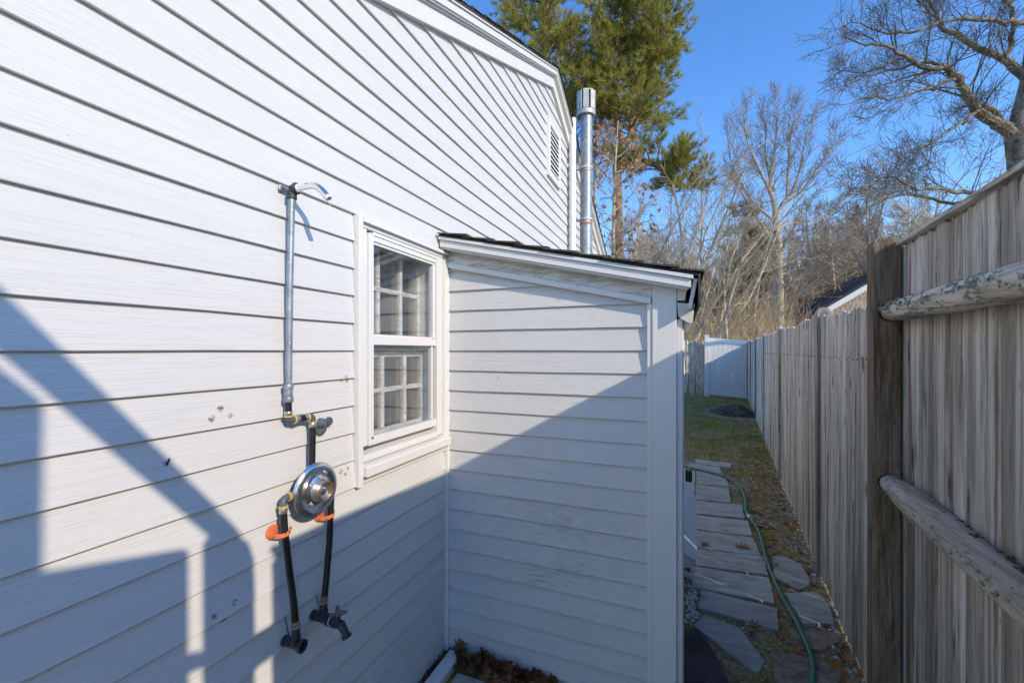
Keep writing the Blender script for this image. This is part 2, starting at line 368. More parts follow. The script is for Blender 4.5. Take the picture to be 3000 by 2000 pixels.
# ------------------------------------------------------------------ mesh helpers
class MB:
    def __init__(s): s.v = []; s.f = []
    def box(s, x0, x1, y0, y1, z0, z1):
        b = len(s.v)
        s.v += [(x0, y0, z0), (x1, y0, z0), (x1, y1, z0), (x0, y1, z0), (x0, y0, z1), (x1, y0, z1), (x1, y1, z1), (x0, y1, z1)]
        s.f += [tuple(b + i for i in q) for q in ((0, 3, 2, 1), (4, 5, 6, 7), (0, 1, 5, 4), (1, 2, 6, 5), (2, 3, 7, 6), (3, 0, 4, 7))]
        return s
    def sections(s, secs, close=True, caps=True):
        """loft a list of equal-length rings"""
        b = len(s.v); n = len(secs[0])
        for r in secs: s.v += [tuple(p) for p in r]
        for i in range(len(secs) - 1):
            for j in range(n if close else n - 1):
                k = (j + 1) % n
                s.f.append((b + i * n + j, b + i * n + k, b + (i + 1) * n + k, b + (i + 1) * n + j))
        if caps:
            s.f.append(tuple(b + j for j in reversed(range(n))))
            s.f.append(tuple(b + (len(secs) - 1) * n + j for j in range(n)))
        return s
    def tube(s, pts, radii, n=8, caps=True):
        pts = [Vector(p) for p in pts]
        if not isinstance(radii, (list, tuple)): radii = [radii] * len(pts)
        secs = []; t0 = (pts[1] - pts[0]).normalized()
        u = t0.orthogonal().normalized()
        for i, p in enumerate(pts):
            if i == 0: t = t0
            elif i == len(pts) - 1: t = (pts[i] - pts[i - 1]).normalized()
            else:
                t = (pts[i + 1] - pts[i]).normalized() + (pts[i] - pts[i - 1]).normalized()
                t = t.normalized() if t.length > 1e-6 else (pts[i] - pts[i - 1]).normalized()
            u = u - t * u.dot(t)
            u = u.normalized() if u.length > 1e-6 else t.orthogonal().normalized()
            w = t.cross(u)
            secs.append([p + (u * math.cos(2 * math.pi * k / n) + w * math.sin(2 * math.pi * k / n)) * radii[i] for k in range(n)])
        return s.sections(secs, True, caps)
    def lathe(s, prof, origin, axis, n=24, caps=True):
        """prof: (distance along axis, radius)"""
        o = Vector(origin); a = Vector(axis).normalized(); u = a.orthogonal().normalized(); w = a.cross(u)
        secs = [[o + a * d + (u * math.cos(2 * math.pi * k / n) + w * math.sin(2 * math.pi * k / n)) * max(r, 1e-4) for k in range(n)] for d, r in prof]
        return s.sections(secs, True, caps)
    def prism(s, poly, z0, z1):
        a = [(x, y, z0) for x, y in poly]; c = [(x, y, z1) for x, y in poly]
        return s.sections([a, c])
    def slab_poly(s, poly3, off):
        """extrude a 3D polygon by a vector"""
        o = Vector(off)
        return s.sections([[Vector(p) for p in poly3], [Vector(p) + o for p in poly3]])

def link(o):
    C.objects.link(o); return o
def tagp(o, label=None, cat=None, group=None, kind=None):
    if label: o['label'] = label
    if cat: o['category'] = cat
    if group: o['group'] = group
    if kind: o['kind'] = kind
    return o
def ploc(p):
    v = Vector((0, 0, 0))
    while p is not None:
        v = v + p.location; p = p.parent
    return v
def finish(me, name, mat, parent, smooth):
    if smooth:
        me.polygons.foreach_set('use_smooth', [True] * len(me.polygons))
    if mat is not None: me.materials.append(MT[mat] if isinstance(mat, str) else mat)
    o = bpy.data.objects.new(name, me)
    link(o)
    if parent is not None: o.parent = parent
    return o
def build(mb, name, mat, parent=None, smooth=False, origin=None, bevel=0.0):
    vs_ = mb.v
    if origin is None:
        xs, ys, zs = zip(*vs_)
        origin = Vector(((min(xs) + max(xs)) / 2, (min(ys) + max(ys)) / 2, min(zs)))
    origin = Vector(origin)
    me = bpy.data.meshes.new(name)
    me.from_pydata([(x - origin.x, y - origin.y, z - origin.z) for x, y, z in vs_], [], mb.f)
    me.update()
    o = finish(me, name, mat, parent, smooth)
    o.location = origin - ploc(parent)
    if bevel:
        b = o.modifiers.new('edge', 'BEVEL'); b.width = bevel; b.segments = 2; b.limit_method = 'ANGLE'
    if smooth:
        try: me.set_sharp_from_angle(angle=math.radians(42))
        except Exception: pass
    return o
def build_np(V, F, name, mat, parent=None):
    V = np.asarray(V, dtype=np.float32); F = np.asarray(F, dtype=np.int32)
    org = Vector((float((V[:, 0].min() + V[:, 0].max()) / 2), float((V[:, 1].min() + V[:, 1].max()) / 2), float(V[:, 2].min())))
    V = V - np.array(org, dtype=np.float32)
    k = F.shape[1]
    me = bpy.data.meshes.new(name)
    me.vertices.add(len(V)); me.vertices.foreach_set('co', V.ravel())
    me.loops.add(F.size); me.loops.foreach_set('vertex_index', F.ravel())
    me.polygons.add(len(F)); me.polygons.foreach_set('loop_start', np.arange(0, F.size, k, dtype=np.int32))
    me.update(calc_edges=True)
    o = finish(me, name, mat, parent, False)
    o.location = org - ploc(parent)
    return o
def thing(name, label, cat, loc=(0, 0, 0), group=None):
    o = bpy.data.objects.new(name, None); o.empty_display_size = 0.1; link(o)
    o.location = loc
    return tagp(o, label, cat, group)
def box(name, mat, parent, x0, x1, y0, y1, z0, z1, bevel=0.0):
    return build(MB().box(x0, x1, y0, y1, z0, z1), name, mat, parent, bevel=bevel)
def copy_obj(o, parent=None):
    c = o.copy(); link(c); c.parent = parent; return c
def copy_tree(o, loc):
    r = o.copy(); link(r); r.location = loc
    for ch in o.children:
        c = ch.copy(); link(c); c.parent = r
        for g in ch.children:
            d = g.copy(); link(d); d.parent = c
    return r

# ------------------------------------------------------------------ ground
def gz(x, y):
    """gentle terrain: level by the house, slightly raised far behind"""
    z = 0.0
    if y > 8: z += 0.012 * (y - 8) * max(0.0, min(1.0, (3.4 - x) / 2.0)) if y < 20 else 0.0
    return z
mb = MB()
xs = [-900, -300, -80, -30] + [-10 + i * 1.0 for i in range(0, 11)] + [0.25 * i for i in range(1, 17)] + [5, 6, 8, 12, 20, 40, 100, 300, 900]
ys = [-900, -300, -60, -15, -5] + [-3 + 0.25 * i for i in range(0, 85)] + [20, 24, 30, 45, 80, 200, 500, 900]
gr = random.Random(3)
for y in ys:
    for x in xs:
        near = 0.5 < x < 4 and 0 < y < 18
        mb.v.append((x, y, gz(x, y) + (gr.uniform(-0.006, 0.006) if near else 0.0)))
nx = len(xs)
for j in range(len(ys) - 1):
    for i in range(nx - 1):
        a = j * nx + i; mb.f.append((a, a + 1, a + nx + 1, a + nx))
o = build(mb, 'ground', 'soil', smooth=True, origin=(0, 0, 0)); tagp(o, kind='structure', label='bare soil, moss and thin turf between house and fence')

# ------------------------------------------------------------------ house (gable end is the plane x = 0)
PITCH = 0.1015; ZREF = 1.557; BUTT = 0.0125
house = thing('house', 'white clapboard house with gable vent and rake trim', 'house', (0, 3.8, 0))
APY, SL = 3.80, 0.43
def rake(y, z0): return z0 - SL * abs(y - APY)
WY0, WY1, WZ0, WZ1 = 1.30, 1.835, 1.10, 2.04       # window opening
def wall_poly(pts, x0, x1):
    return MB().slab_poly([(x0, y, z) for y, z in pts], (x1 - x0, 0, 0))
# sheathing in four pieces round the opening
YL, YR = -0.9, 8.5
w = MB()
w.slab_poly([(-0.12, YL, -0.2), (-0.12, WY0, -0.2), (-0.12, WY0, rake(WY0, 4.05)), (-0.12, YL, rake(YL, 4.05))], (0.116, 0, 0))
w.slab_poly([(-0.12, WY1, -0.2), (-0.12, YR, -0.2), (-0.12, YR, rake(YR, 4.05)), (-0.12, APY, 4.05), (-0.12, WY1, rake(WY1, 4.05))], (0.116, 0, 0))
w.box(-0.12, -0.004, WY0, WY1, -0.2, WZ0)
w.slab_poly([(-0.12, WY0, WZ1), (-0.12, WY1, WZ1), (-0.12, WY1, rake(WY1, 4.05)), (-0.12, WY0, rake(WY0, 4.05))], (0.116, 0, 0))
build(w, 'wall', 'sheath', house)
box('side_wall', 'siding_y', house, -7.0, -0.13, 8.38, 8.5, -0.2, 2.05)
box('side_wall', 'siding_y', house, -7.0, -0.13, -0.9, -0.78, -0.2, 2.05)
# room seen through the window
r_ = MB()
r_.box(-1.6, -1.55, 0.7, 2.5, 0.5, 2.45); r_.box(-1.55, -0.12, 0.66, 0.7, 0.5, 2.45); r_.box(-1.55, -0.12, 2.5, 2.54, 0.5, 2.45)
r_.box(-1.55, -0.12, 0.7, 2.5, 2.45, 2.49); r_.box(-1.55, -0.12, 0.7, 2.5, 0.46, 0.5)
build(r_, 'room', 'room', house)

def siding_board(name, parent, mat, a0, a1, z0, top, place, rr, step=0.28):
    """one course; place(a, n, z) -> world. top(a) is the highest z the course may reach at a"""
    n = max(2, int((a1 - a0) / step) + 1)
    secs = []
    for i in range(n + 1):
        a = a0 + (a1 - a0) * i / n
        dz = rr.uniform(-0.0012, 0.0012) if 0 < i < n else 0
        dn = rr.uniform(-0.0008, 0.0012)
        z1 = min(z0 + PITCH + 0.004, top(a))
        if z1 < z0 + 0.004: z1 = z0 + 0.004
        q = (z1 - z0) / (PITCH + 0.004)
        b = BUTT + dn
        zb = z0 + dz
        secs.append([place(a, -0.003, zb + 0.0015), place(a, b - 0.0018, zb), place(a, b, zb + 0.0018), place(a, b * 0.82 * (1 - q) + b * 0.18 * max(0, 1 - q * 1.0) + 0.001, z1), place(a, -0.003, z1)])
    m_ = MB().sections(secs)
    return build(m_, name, mat, parent)
rs = random.Random(5)
plY = lambda a, n, z: (n, a, z)
FR = 3.985           # lower edge of the rake frieze at the ridge
kmin = -int((4.0 - ZREF) / PITCH); kmax = 15
for k in range(kmin, kmax + 1):
    z0 = ZREF - k * PITCH
    half = (FR + 0.06 - z0) / SL
    if half < 0.15: continue
    a0, a1 = max(YL + 0.05, APY - half), min(YR - 0.05, APY + half)
    top = lambda a: rake(a, FR + 0.08)
    if z0 > 2.045 or z0 + PITCH < 1.10:
        spans = [(a0, a1)]
    elif z0 < 1.06:
        spans = [(a0, a1)]
    else:
        spans = [(a0, 1.252), (1.96, a1)]
    for s0, s1 in spans:
        # vinyl panels come in lengths; far joints fall behind the vent
        siding_board('siding_course', house, 'siding_y', s0, s1, z0, top if not (z0 < 1.06 and z0 + PITCH > 1.05 and s0 < 1.2) else top, plY, rs)
# rake trim: frieze, fascia, crown on both slopes
def rake_strip(name, mat, zlo, zhi, x0, x1, side):
    ya, yb = (YL - 0.25, APY) if side < 0 else (APY, YR + 0.25)
    pts = [(ya, rake(ya, FR + zlo)), (yb, rake(yb, FR + zlo)), (yb, rake(yb, FR + zhi)), (ya, rake(ya, FR + zhi))]
    return build(wall_poly(pts, x0, x1), name, mat, house)
for sd in (-1, 1):
    rake_strip('frieze_board', 'trim', 0.0, 0.088, -0.01, 0.034, sd)
    rake_strip('frieze_moulding', 'trim', 0.0885, 0.098, -0.01, 0.044, sd)
    rake_strip('rake_soffit', 'trim', 0.0985, 0.106, -0.01, 0.058, sd)
    rake_strip('rake_fascia', 'trim', 0.1065, 0.146, -0.01, 0.066, sd)
    rake_strip('rake_crown', 'trim', 0.1465, 0.156, -0.01, 0.075, sd)
# roof deck and shingle rows
for sd in (-1, 1):
    ye = (YL - 0.3) if sd < 0 else (YR + 0.3)
    Lr = abs(ye - APY); nrow = int(Lr / 0.155)
    ypts = [(ye, rake(ye, FR + 0.157)), (APY, FR + 0.157), (APY, FR + 0.170), (ye, rake(ye, FR + 0.170))]
    rf = build(wall_poly(ypts, -7.2, 0.078), 'roof', 'shingle_dark', house)
    for i in range(nrow):
        t0 = i * 0.155; t1 = t0 + 0.19
        y0 = APY + sd * t0; y1 = APY + sd * min(t1, Lr + 0.02)
        za, zb = rake(y0, FR + 0.171), rake(y1, FR + 0.178)
        e = rs.uniform(-0.004, 0.006)
        mm = MB().slab_poly([(-0.9, y0, za), (-0.9, y1, zb), (-0.9, y1, zb + 0.006), (-0.9, y0, za + 0.003)], (0.985 + e, 0, 0))
        build(mm, 'shingle', 'shingle', rf)
# --- window: thing > window (part) > pieces
win = bpy.data.objects.new('window', None); link(win); win.parent = house; win.location = Vector((0.0, 1.56, 1.08)) - house.location
win['label'] = 'narrow double-hung window in white vinyl frame beside lean-to'
def wbox(n, mat, *a, bevel=0.002): return box(n, mat, win, *a, bevel=bevel)
wbox('j_channel', 'vinyl', -0.003, 0.030, 1.255, 1.279, 1.048, 2.062)
wbox('head_flashing', 'vinyl', -0.003, 0.036, 1.2795, 1.905, 2.040, 2.056)
wbox('head_channel', 'trim', -0.003, 0.020, 1.2795, 1.90, 2.024, 2.0395)
wbox('casing', 'trim', -0.10, 0.016, 1.2795, 1.3135, 1.192, 2.0235)
wbox('casing', 'vinyl', -0.10, 0.028, 1.314, 1.327, 1.192, 2.010)
wbox('casing', 'vinyl', -0.10, 0.020, 1.3275, 1.349, 1.212, 2.010)
wbox('casing', 'trim', -0.10, 0.016, 1.3495, 1.90, 2.0085, 2.0235)
wbox('casing', 'trim', -0.10, 0.018, 1.814, 1.868, 1.140, 2.008)
wbox('corner_trim', 'trim', -0.003, 0.028, 1.869, 1.902, 1.125, 2.022)
# storm sash frames
wbox('top_rail', 'vinyl', -0.020, 0.012, 1.3495, 1.8135, 1.988, 2.0080)
wbox('top_rail_lip', 'vinyl', -0.020, 0.006, 1.3495, 1.8135, 1.977, 1.9875)
wbox('stile', 'vinyl', -0.020, 0.006, 1.3495, 1.362, 1.615, 1.9765)
wbox('stile', 'vinyl', -0.020, 0.006, 1.7965, 1.8135, 1.615, 1.9765)
wbox('meeting_rail', 'vinyl', -0.018, 0.014, 1.3495, 1.8135, 1.580, 1.612)
wbox('meeting_rail_lip', 'vinyl', -0.020, 0.004, 1.3625, 1.796, 1.6125, 1.622)
wbox('stile', 'vinyl', -0.014, 0.010, 1.3495, 1.360, 1.224, 1.5795)
wbox('stile', 'vinyl', -0.014, 0.008, 1.780, 1.793, 1.224, 1.5795)
wbox('bottom_rail', 'vinyl', -0.014, 0.020, 1.329, 1.806, 1.190, 1.2235)
wbox('pane', 'glass', -0.009, -0.006, 1.3605, 1.798, 1.6205, 1.979, bevel=0)
wbox('pane', 'glass', -0.004, -0.001, 1.3595, 1.782, 1.222, 1.581, bevel=0)
# sub-sill, sill nose, apron
sm = MB().sections([[(-0.1, y, 1.180), (0.020, y, 1.160), (0.024, y, 1.134), (-0.1, y, 1.134)] for y in (1.2795, 1.81)])
build(sm, 'sub_sill', 'trim', win, bevel=0.002)
wbox('sill_bead', 'trim', -0.003, 0.027, 1.2795, 1.80, 1.136, 1.148)
sm = MB().sections([[(-0.003, y, 1.134), (0.045, y, 1.122), (0.048, y, 1.116), (0.048, y, 1.082), (-0.003, y, 1.082)] for y in (1.2795, 1.903)])
build(sm, 'sill', 'trim', win, bevel=0.003)
wbox('sill_channel', 'vinyl', -0.003, 0.020, 1.2795, 1.90, 1.064, 1.0805)
# old inner sashes with muntins, jamb liner
wbox('jamb', 'sash', -0.14, -0.102, 1.286, 1.372, 1.15, 2.02)
wbox('jamb', 'sash', -0.14, -0.102, 1.838, 1.90, 1.15, 2.02)
for (z0, z1, xx) in ((1.600, 2.03, -0.085), (1.195, 1.565, -0.062)):
    for y in (1.395, 1.505, 1.665, 1.820):
        wbox('muntin', 'sash', xx - 0.022, xx, y - 0.011 if 1.4 < y < 1.8 else y - 0.02, y + 0.011 if 1.4 < y < 1.8 else y + 0.02, z0, z1)
    for y in (1.505, 1.665, 1.800): wbox('muntin_back', 'reveal', xx - 0.050, xx - 0.0225, y - 0.009, y + 0.009, z0 + 0.03, z1 - 0.04)
    zm = z0 + (z1 - z0) * 0.52
    for a, b in ((1.4155, 1.4935), (1.5165, 1.6535), (1.6765, 1.7995)):
        wbox('muntin', 'sash', xx - 0.020, xx - 0.002, a, b, zm - 0.010, zm + 0.010)
        wbox('muntin', 'sash', xx - 0.020, xx - 0.001, a, b, z0, z0 + 0.028)
        wbox('muntin', 'sash', xx - 0.020, xx - 0.001, a, b, z1 - 0.035, z1)
    wbox('pane', 'glass', xx - 0.013, xx - 0.010, 1.38, 1.84, z0 + 0.004, z1 - 0.004, bevel=0)
# --- gable louvre vent
vent = bpy.data.objects.new('gable_vent', None); link(vent); vent.parent = house; vent.location = Vector((0, 3.88, 3.12)) - house.location
VY0, VY1, VZ0, VZ1 = 3.66, 4.06, 3.13, 3.66
for a in ((VY0, VY0 + 0.055, VZ0, VZ1), (VY1 - 0.055, VY1, VZ0, VZ1), (VY0 + 0.0555, VY1 - 0.0555, VZ0, VZ0 + 0.06), (VY0 + 0.0555, VY1 - 0.0555, VZ1 - 0.06, VZ1)):
    box('frame', 'vinyl', vent, 0.0, 0.034, *a, bevel=0.003)
box('backing', 'drip', vent, 0.003, 0.0145, VY0 + 0.05, VY1 - 0.05, VZ0 + 0.055, VZ1 - 0.055)
for i in range(9):
    z = VZ0 + 0.075 + i * 0.043
    sm = MB().sections([[(0.0150, y, z + 0.020), (0.0150, y, z + 0.036), (0.032, y, z + 0.016), (0.032, y, z)] for y in (VY0 + 0.056, VY1 - 0.056)])
    build(sm, 'slat', 'vinyl', vent)
# --- screw-hole scars where old straps were taken off
def scar(y, z, r, mat, sd):
    q = random.Random(sd); n = 11
    lim = (z - (ZREF - 40 * PITCH)) % PITCH / PITCH
    x = BUTT * (1 - lim) + 0.0022
    ring = [(x, y + math.cos(2 * math.pi * i / n) * r * q.uniform(0.55, 1.25), z + math.sin(2 * math.pi * i / n) * r * q.uniform(0.6, 1.3)) for i in range(n)]
    mm = MB(); mm.v = ring + [(x + 0.0006, y, z)]; mm.f = [(i, (i + 1) % n, n) for i in range(n)]
    build(mm, 'screw_scar', mat, house)
for i, (y, z, r, mt) in enumerate([(0.760, 1.405, 0.008, 'scar'), (0.737, 1.382, 0.009, 'scar'), (0.785, 1.383, 0.008, 'scar_tan'),
        (1.196, 1.452, 0.009, 'scar_tan'), (1.222, 1.449, 0.010, 'scar_tan'), (1.208, 1.462, 0.006, 'scar_tan'),
        (1.190, 1.125, 0.009, 'scar_tan'), (1.226, 1.128, 0.007, 'scar'), (1.212, 1.111, 0.008, 'scar'),
        (0.742, 0.868, 0.009, 'scar'), (0.770, 0.843, 0.010, 'scar'), (0.795, 0.875, 0.008, 'scar')]):
    scar(y, z, r, mt, i)

# ------------------------------------------------------------------ lean-to shed against the house (front plane y = 1.93)
LY = 1.93; LX = 1.118; LB = 3.15
lean = thing('lean_to_shed', 'small white clapboard lean-to shed with sloping shingle roof', 'shed', (0.56, 2.5, 0))
def lroof(x): return 2.130 - 0.2313 * x       # underside of shingles
lt = MB()
lt.slab_poly([(0.016, LY + 0.004, -0.15), (LX - 0.012, LY + 0.004, -0.15), (LX - 0.012, LY + 0.004, lroof(LX) - 0.05), (0.016, LY + 0.004, lroof(0) - 0.05)], (0, LB - LY, 0))
build(lt, 'wall', 'sheath', lean)
FRL = lambda x: 1.986 - 0.2275 * x            # lower edge of frieze moulding
plX = lambda a, n, z: (a, LY - n, z)
k = -4
while k <= 15:
    z0 = ZREF - k * PITCH
    xe = 1.003 if z0 < FRL(1.003) else (1.986 + 0.02 - z0) / 0.2275
    if xe > 0.1:
        siding_board('siding_course', lean, 'siding_x', 0.012, xe, z0, lambda a: FRL(a) + 0.035, plX, rs, 0.2)
    k += 1
def lstrip(name, mat, zlo, zhi, x0, x1, yo, yi, fn=FRL, bevel=0.002):
    pts = [(x0, yi, fn(x0) + zlo), (x1, yi, fn(x1) + zlo), (x1, yi, fn(x1) + zhi), (x0, yi, fn(x0) + zhi)]
    return build(MB().slab_poly(pts, (0, yo - yi, 0)), name, mat, lean, bevel=bevel)
lstrip('frieze_moulding', 'vinyl', 0.0, 0.027, -0.002, 1.016, LY - 0.034, LY)
lstrip('frieze_board', 'frieze', 0.0275, 0.112, -0.002, 1.0205, LY - 0.026, LY)
lstrip('rake_fascia', 'trim', -0.052, -0.018, 0.022, 1.172, LY - 0.098, LY - 0.028, lroof)
lstrip('rake_crown', 'trim', -0.0175, -0.002, 0.016, 1.180, LY - 0.108, LY - 0.020, lroof)
lstrip('rake_soffit', 'trim', -0.060, -0.0525, 0.022, 1.160, LY - 0.090, LY + 0.02, lroof)
# corner board, J-channels, inside corner
box('corner_board', 'vinyl', lean, 1.021, LX, LY - 0.030, LY + 0.07, -0.02, 1.843, bevel=0.003)
box('j_channel', 'vinyl', lean, 1.000, 1.0205, LY - 0.024, LY, -0.02, 1.757, bevel=0.002)
box('inside_corner', 'vinyl', lean, 0.004, 0.026, LY - 0.026, LY - 0.001, 0.02, 1.118, bevel=0.003)
box('inside_corner', 'vinyl', lean, 0.004, 0.024, LY - 0.022, LY - 0.001, 1.122, 1.975, bevel=0.003)
# side wall with door casing, door, hasp
box('side_wall', 'siding_y', lean, LX - 0.010, LX, LY + 0.0705, LB, -0.02, 1.84)
box('door_casing', 'vinyl', lean, LX + 0.001, LX + 0.022, LY - 0.010, LY + 0.075, -0.02, 1.690, bevel=0.002)
box('door_casing', 'vinyl', lean, LX + 0.001, LX + 0.028, LY + 0.0755, LY + 0.125, -0.02, 1.690, bevel=0.003)
box('door_casing', 'vinyl', lean, LX + 0.001, LX + 0.022, LY + 0.80, LY + 0.88, -0.02, 1.690, bevel=0.003)
door = box('door', 'vinyl', lean, LX + 0.001, LX + 0.016, LY + 0.126, LY + 0.799, 0.06, 1.68, bevel=0.003)
hs = MB(); hs.box(LX + 0.0285, LX + 0.032, LY + 0.085, LY + 0.12, 1.055, 1.125); hs.box(LX + 0.0165, LX + 0.030, LY + 0.127, LY + 0.20, 1.075, 1.105)
build(hs, 'hasp', 'steel', lean, bevel=0.001)
st_ = MB().tube([(LX + 0.033, LY + 0.100, 1.085), (LX + 0.047, LY + 0.100, 1.090), (LX + 0.052, LY + 0.100, 1.080), (LX + 0.047, LY + 0.100, 1.068), (LX + 0.033, LY + 0.100, 1.064)], 0.003, 6)
build(st_, 'staple', 'steel', lean)
# roof slab, shingles, drip edge, eave
RX = 1.20
rl = MB().slab_poly([(0.014, LY - 0.100, lroof(0.014) - 0.001), (RX, LY - 0.100, lroof(RX) - 0.001), (RX, LY - 0.100, lroof(RX) + 0.008), (0.014, LY - 0.100, lroof(0.014) + 0.008)], (0, LB - LY + 0.15, 0))
roof = build(rl, 'roof', 'drip', lean)
for row in range(9):
    xa = 0.020 + row * 0.135; xb = xa + 0.165 if row < 8 else RX + 0.02
    xb = min(xb, RX + 0.02)
    for cidx in range(5):
        y0 = LY - 0.118 + rs.uniform(-0.006, 0.006) + (0 if cidx == 0 else cidx * 0.275 - (0.12 if row % 2 else 0)); y1 = (LY - 0.118 + (cidx + 1) * 0.275 - (0.12 if row % 2 else 0)) - 0.006
        lift = rs.uniform(0.0, 0.006)
        za, zb = lroof(xa) + 0.009, lroof(xb) + 0.0135 + lift
        mm = MB().slab_poly([(xa, y0, za), (xb, y0, zb), (xb, y0, zb + 0.0095), (xa, y0, za + 0.003)], (0, y1 - y0, 0))
        build(mm, 'shingle', 'shingle', roof)
box('drip_edge', 'drip', lean, RX - 0.002, RX + 0.006, LY - 0.110, LB + 0.04, lroof(RX) - 0.115, lroof(RX) + 0.006)
eb = MB().slab_poly([(1.160, LY - 0.088, lroof(1.16) - 0.135), (1.174, LY - 0.088, lroof(1.17) - 0.135), (1.196, LY - 0.088, lroof(1.19) - 0.013), (1.182, LY - 0.088, lroof(1.18) - 0.013)], (0, LB - LY + 0.1, 0))
build(eb, 'eave_fascia', 'gutter', lean)
eb = MB().slab_poly([(LX + 0.002, LY - 0.03, 1.765), (1.150, LY - 0.03, 1.765), (1.158, LY - 0.03, 1.832), (LX + 0.002, LY - 0.03, 1.840)], (0, LB - LY, 0))
build(eb, 'soffit_board', 'gutter', lean)
# boxed gutter end with a flared profile
gp = [(LX + 0.003, 1.757), (1.188, 1.748), (1.187, 1.738), (1.180, 1.735), (1.184, 1.715), (1.178, 1.668), (1.160, 1.674), (1.135, 1.688), (1.124, 1.700), (LX + 0.003, 1.738)]
gm = MB().slab_poly([(x, LY - 0.028, z) for x, z in gp], (0, LB - LY, 0))
gut = build(gm, 'gutter', 'gutter', lean, bevel=0.001)
nl = MB().tube([(0.698, LY - 0.027, 1.853), (0.690, LY - 0.058, 1.842)], [0.0035, 0.0025], 6); build(nl, 'bent_nail', 'frieze', lean)
# padlock hanging in the hasp
pk = thing('padlock', 'black padlock hanging from the hasp on the shed door', 'padlock', (LX + 0.050, LY + 0.1, 0.985))
build(MB().box(LX + 0.034, LX + 0.062, LY + 0.080, LY + 0.122, 0.985, 1.032), 'body', 'black_lock', pk, bevel=0.005)
arc = [(LX + 0.046, LY + 0.101 + 0.013 * math.cos(t), 1.053 + 0.017 * math.sin(t)) for t in [math.pi * i / 8 for i in range(9)]]
build(MB().tube([(arc[0][0], arc[0][1], 1.03)] + arc + [(arc[-1][0], arc[-1][1], 1.03)], 0.004, 8), 'shackle', 'steel', pk, smooth=True)

# white board standing at the far corner of the shed, clapboard scraps below
wb = thing('leaning_board', 'white painted board with a broken corner standing by the stepping stones', 'board', (1.17, 3.2, 0.0))
bp = [(1.10, 0.17), (1.232, 0.13), (1.236, 0.44), (1.222, 0.50), (1.190, 0.545), (1.160, 0.60), (1.10, 0.62)]
build(MB().slab_poly([(x, 3.16 + (z - 0.13) * 0.75, z) for x, z in bp], (0, 0.016, -0.008)), 'panel', 'vinyl', wb, bevel=0.002)
for i in range(3):
    z = 0.10 - i * 0.045
    mm = MB().slab_poly([(1.10, 3.185 - i * 0.02, z + 0.03), (1.226 - i * 0.008, 3.185 - i * 0.02, z - 0.018), (1.226 - i * 0.008, 3.185 - i * 0.02, z + 0.022), (1.10, 3.185 - i * 0.02, z + 0.07)], (0, 0.012, 0))
    build(mm, 'clapboard', 'trim', wb)
build(MB().box(1.10, 1.19, 3.16, 3.20, -0.01, 0.07), 'foot_block', 'post', wb)

# white plastic rail lying along the foot of the wall
pr = thing('plastic_rail', 'white plastic rail lying on the ground along the wall foot', 'rail', (0.16, 1.55, 0.0))
build(MB().sections([[(0.052, y, 0.004), (0.112, y, 0.004), (0.118, y, 0.05), (0.108, y, 0.062), (0.060, y, 0.062), (0.050, y, 0.05)] for y in (1.10, 1.85, 1.872)]), 'bar', 'trim', pr, bevel=0.003)

# ------------------------------------------------------------------ flue and conduit beyond the gable
fl = thing('flue_pipe', 'galvanized flue pipe with louvred cap rising above the shed roof', 'pipe', (0.165, 4.6, 0))
FX, FY = 0.168, 4.6
build(MB().tube([(FX, FY, 0.0), (FX, FY, 1.4), (FX, FY, 2.93)], 0.066, 20), 'pipe', 'galv', fl, smooth=True)
build(MB().tube([(FX, FY, 2.925), (FX + 0.004, FY, 4.10)], 0.064, 20), 'pipe', 'galv', fl, smooth=True)
build(MB().tube([(FX, FY, 2.915), (FX, FY, 2.935)], 0.069, 20), 'seam', 'rust', fl, smooth=True)
build(MB().tube([(FX, FY, 3.485), (FX, FY, 3.495)], 0.0665, 20), 'seam', 'rust', fl, smooth=True)
for z in (2.965, 3.52):
    s = MB(); s.lathe([(0, 0.0675), (0.0, 0.071), (0.022, 0.071), (0.022, 0.0675)], (FX, FY, z), (0, 0, 1), 20, False); s.box(0.012, FX - 0.06, FY - 0.004, FY + 0.004, z, z + 0.022)
    build(s, 'strap', 'galv_pale', fl)
build(MB().lathe([(0, 0.066), (0.0, 0.096), (0.022, 0.100), (0.045, 0.100), (0.045, 0.072), (0.03, 0.066)], (FX, FY, 4.095), (0, 0, 1), 24), 'cap_collar', 'galv_pale', fl, smooth=True)
cap = build(MB().lathe([(0.0, 0.078), (0.20, 0.078)], (FX, FY, 4.13), (0, 0, 1), 16), 'cap_core', 'galv', fl)
for i in range(8):
    a = 2 * math.pi * i / 8 + 0.2; cA, sA = math.cos(a), math.sin(a); tx, ty = -sA, cA
    r_ = 0.094; hw = 0.029
    mm = MB().slab_poly([(FX + cA * r_ - tx * hw, FY + sA * r_ - ty * hw, 4.145), (FX + cA * r_ + tx * hw, FY + sA * r_ + ty * hw, 4.145), (FX + cA * r_ + tx * hw, FY + sA * r_ + ty * hw, 4.335), (FX + cA * r_ - tx * hw, FY + sA * r_ - ty * hw, 4.335)], (cA * 0.006, sA * 0.006, 0))
    build(mm, 'louvre', 'galv_pale', fl)
build(MB().lathe([(0, 0.106), (0.010, 0.106), (0.028, 0.02)], (FX, FY, 4.336), (0, 0, 1), 8), 'cap_lid', 'galv_pale', fl)
cd = thing('conduit_pipe', 'white plastic conduit running up the gable beside the flue', 'pipe', (0.075, 4.42, 0))
build(MB().tube([(0.062, 4.42, 0.0), (0.062, 4.42, 2.0), (0.062, 4.42, 4.0)], 0.036, 14), 'pipe', 'vinyl', cd, smooth=True)
for z in (1.5, 2.4, 3.5): build(MB().box(0.0, 0.06, 4.40, 4.44, z, z + 0.02), 'clip', 'vinyl', cd)

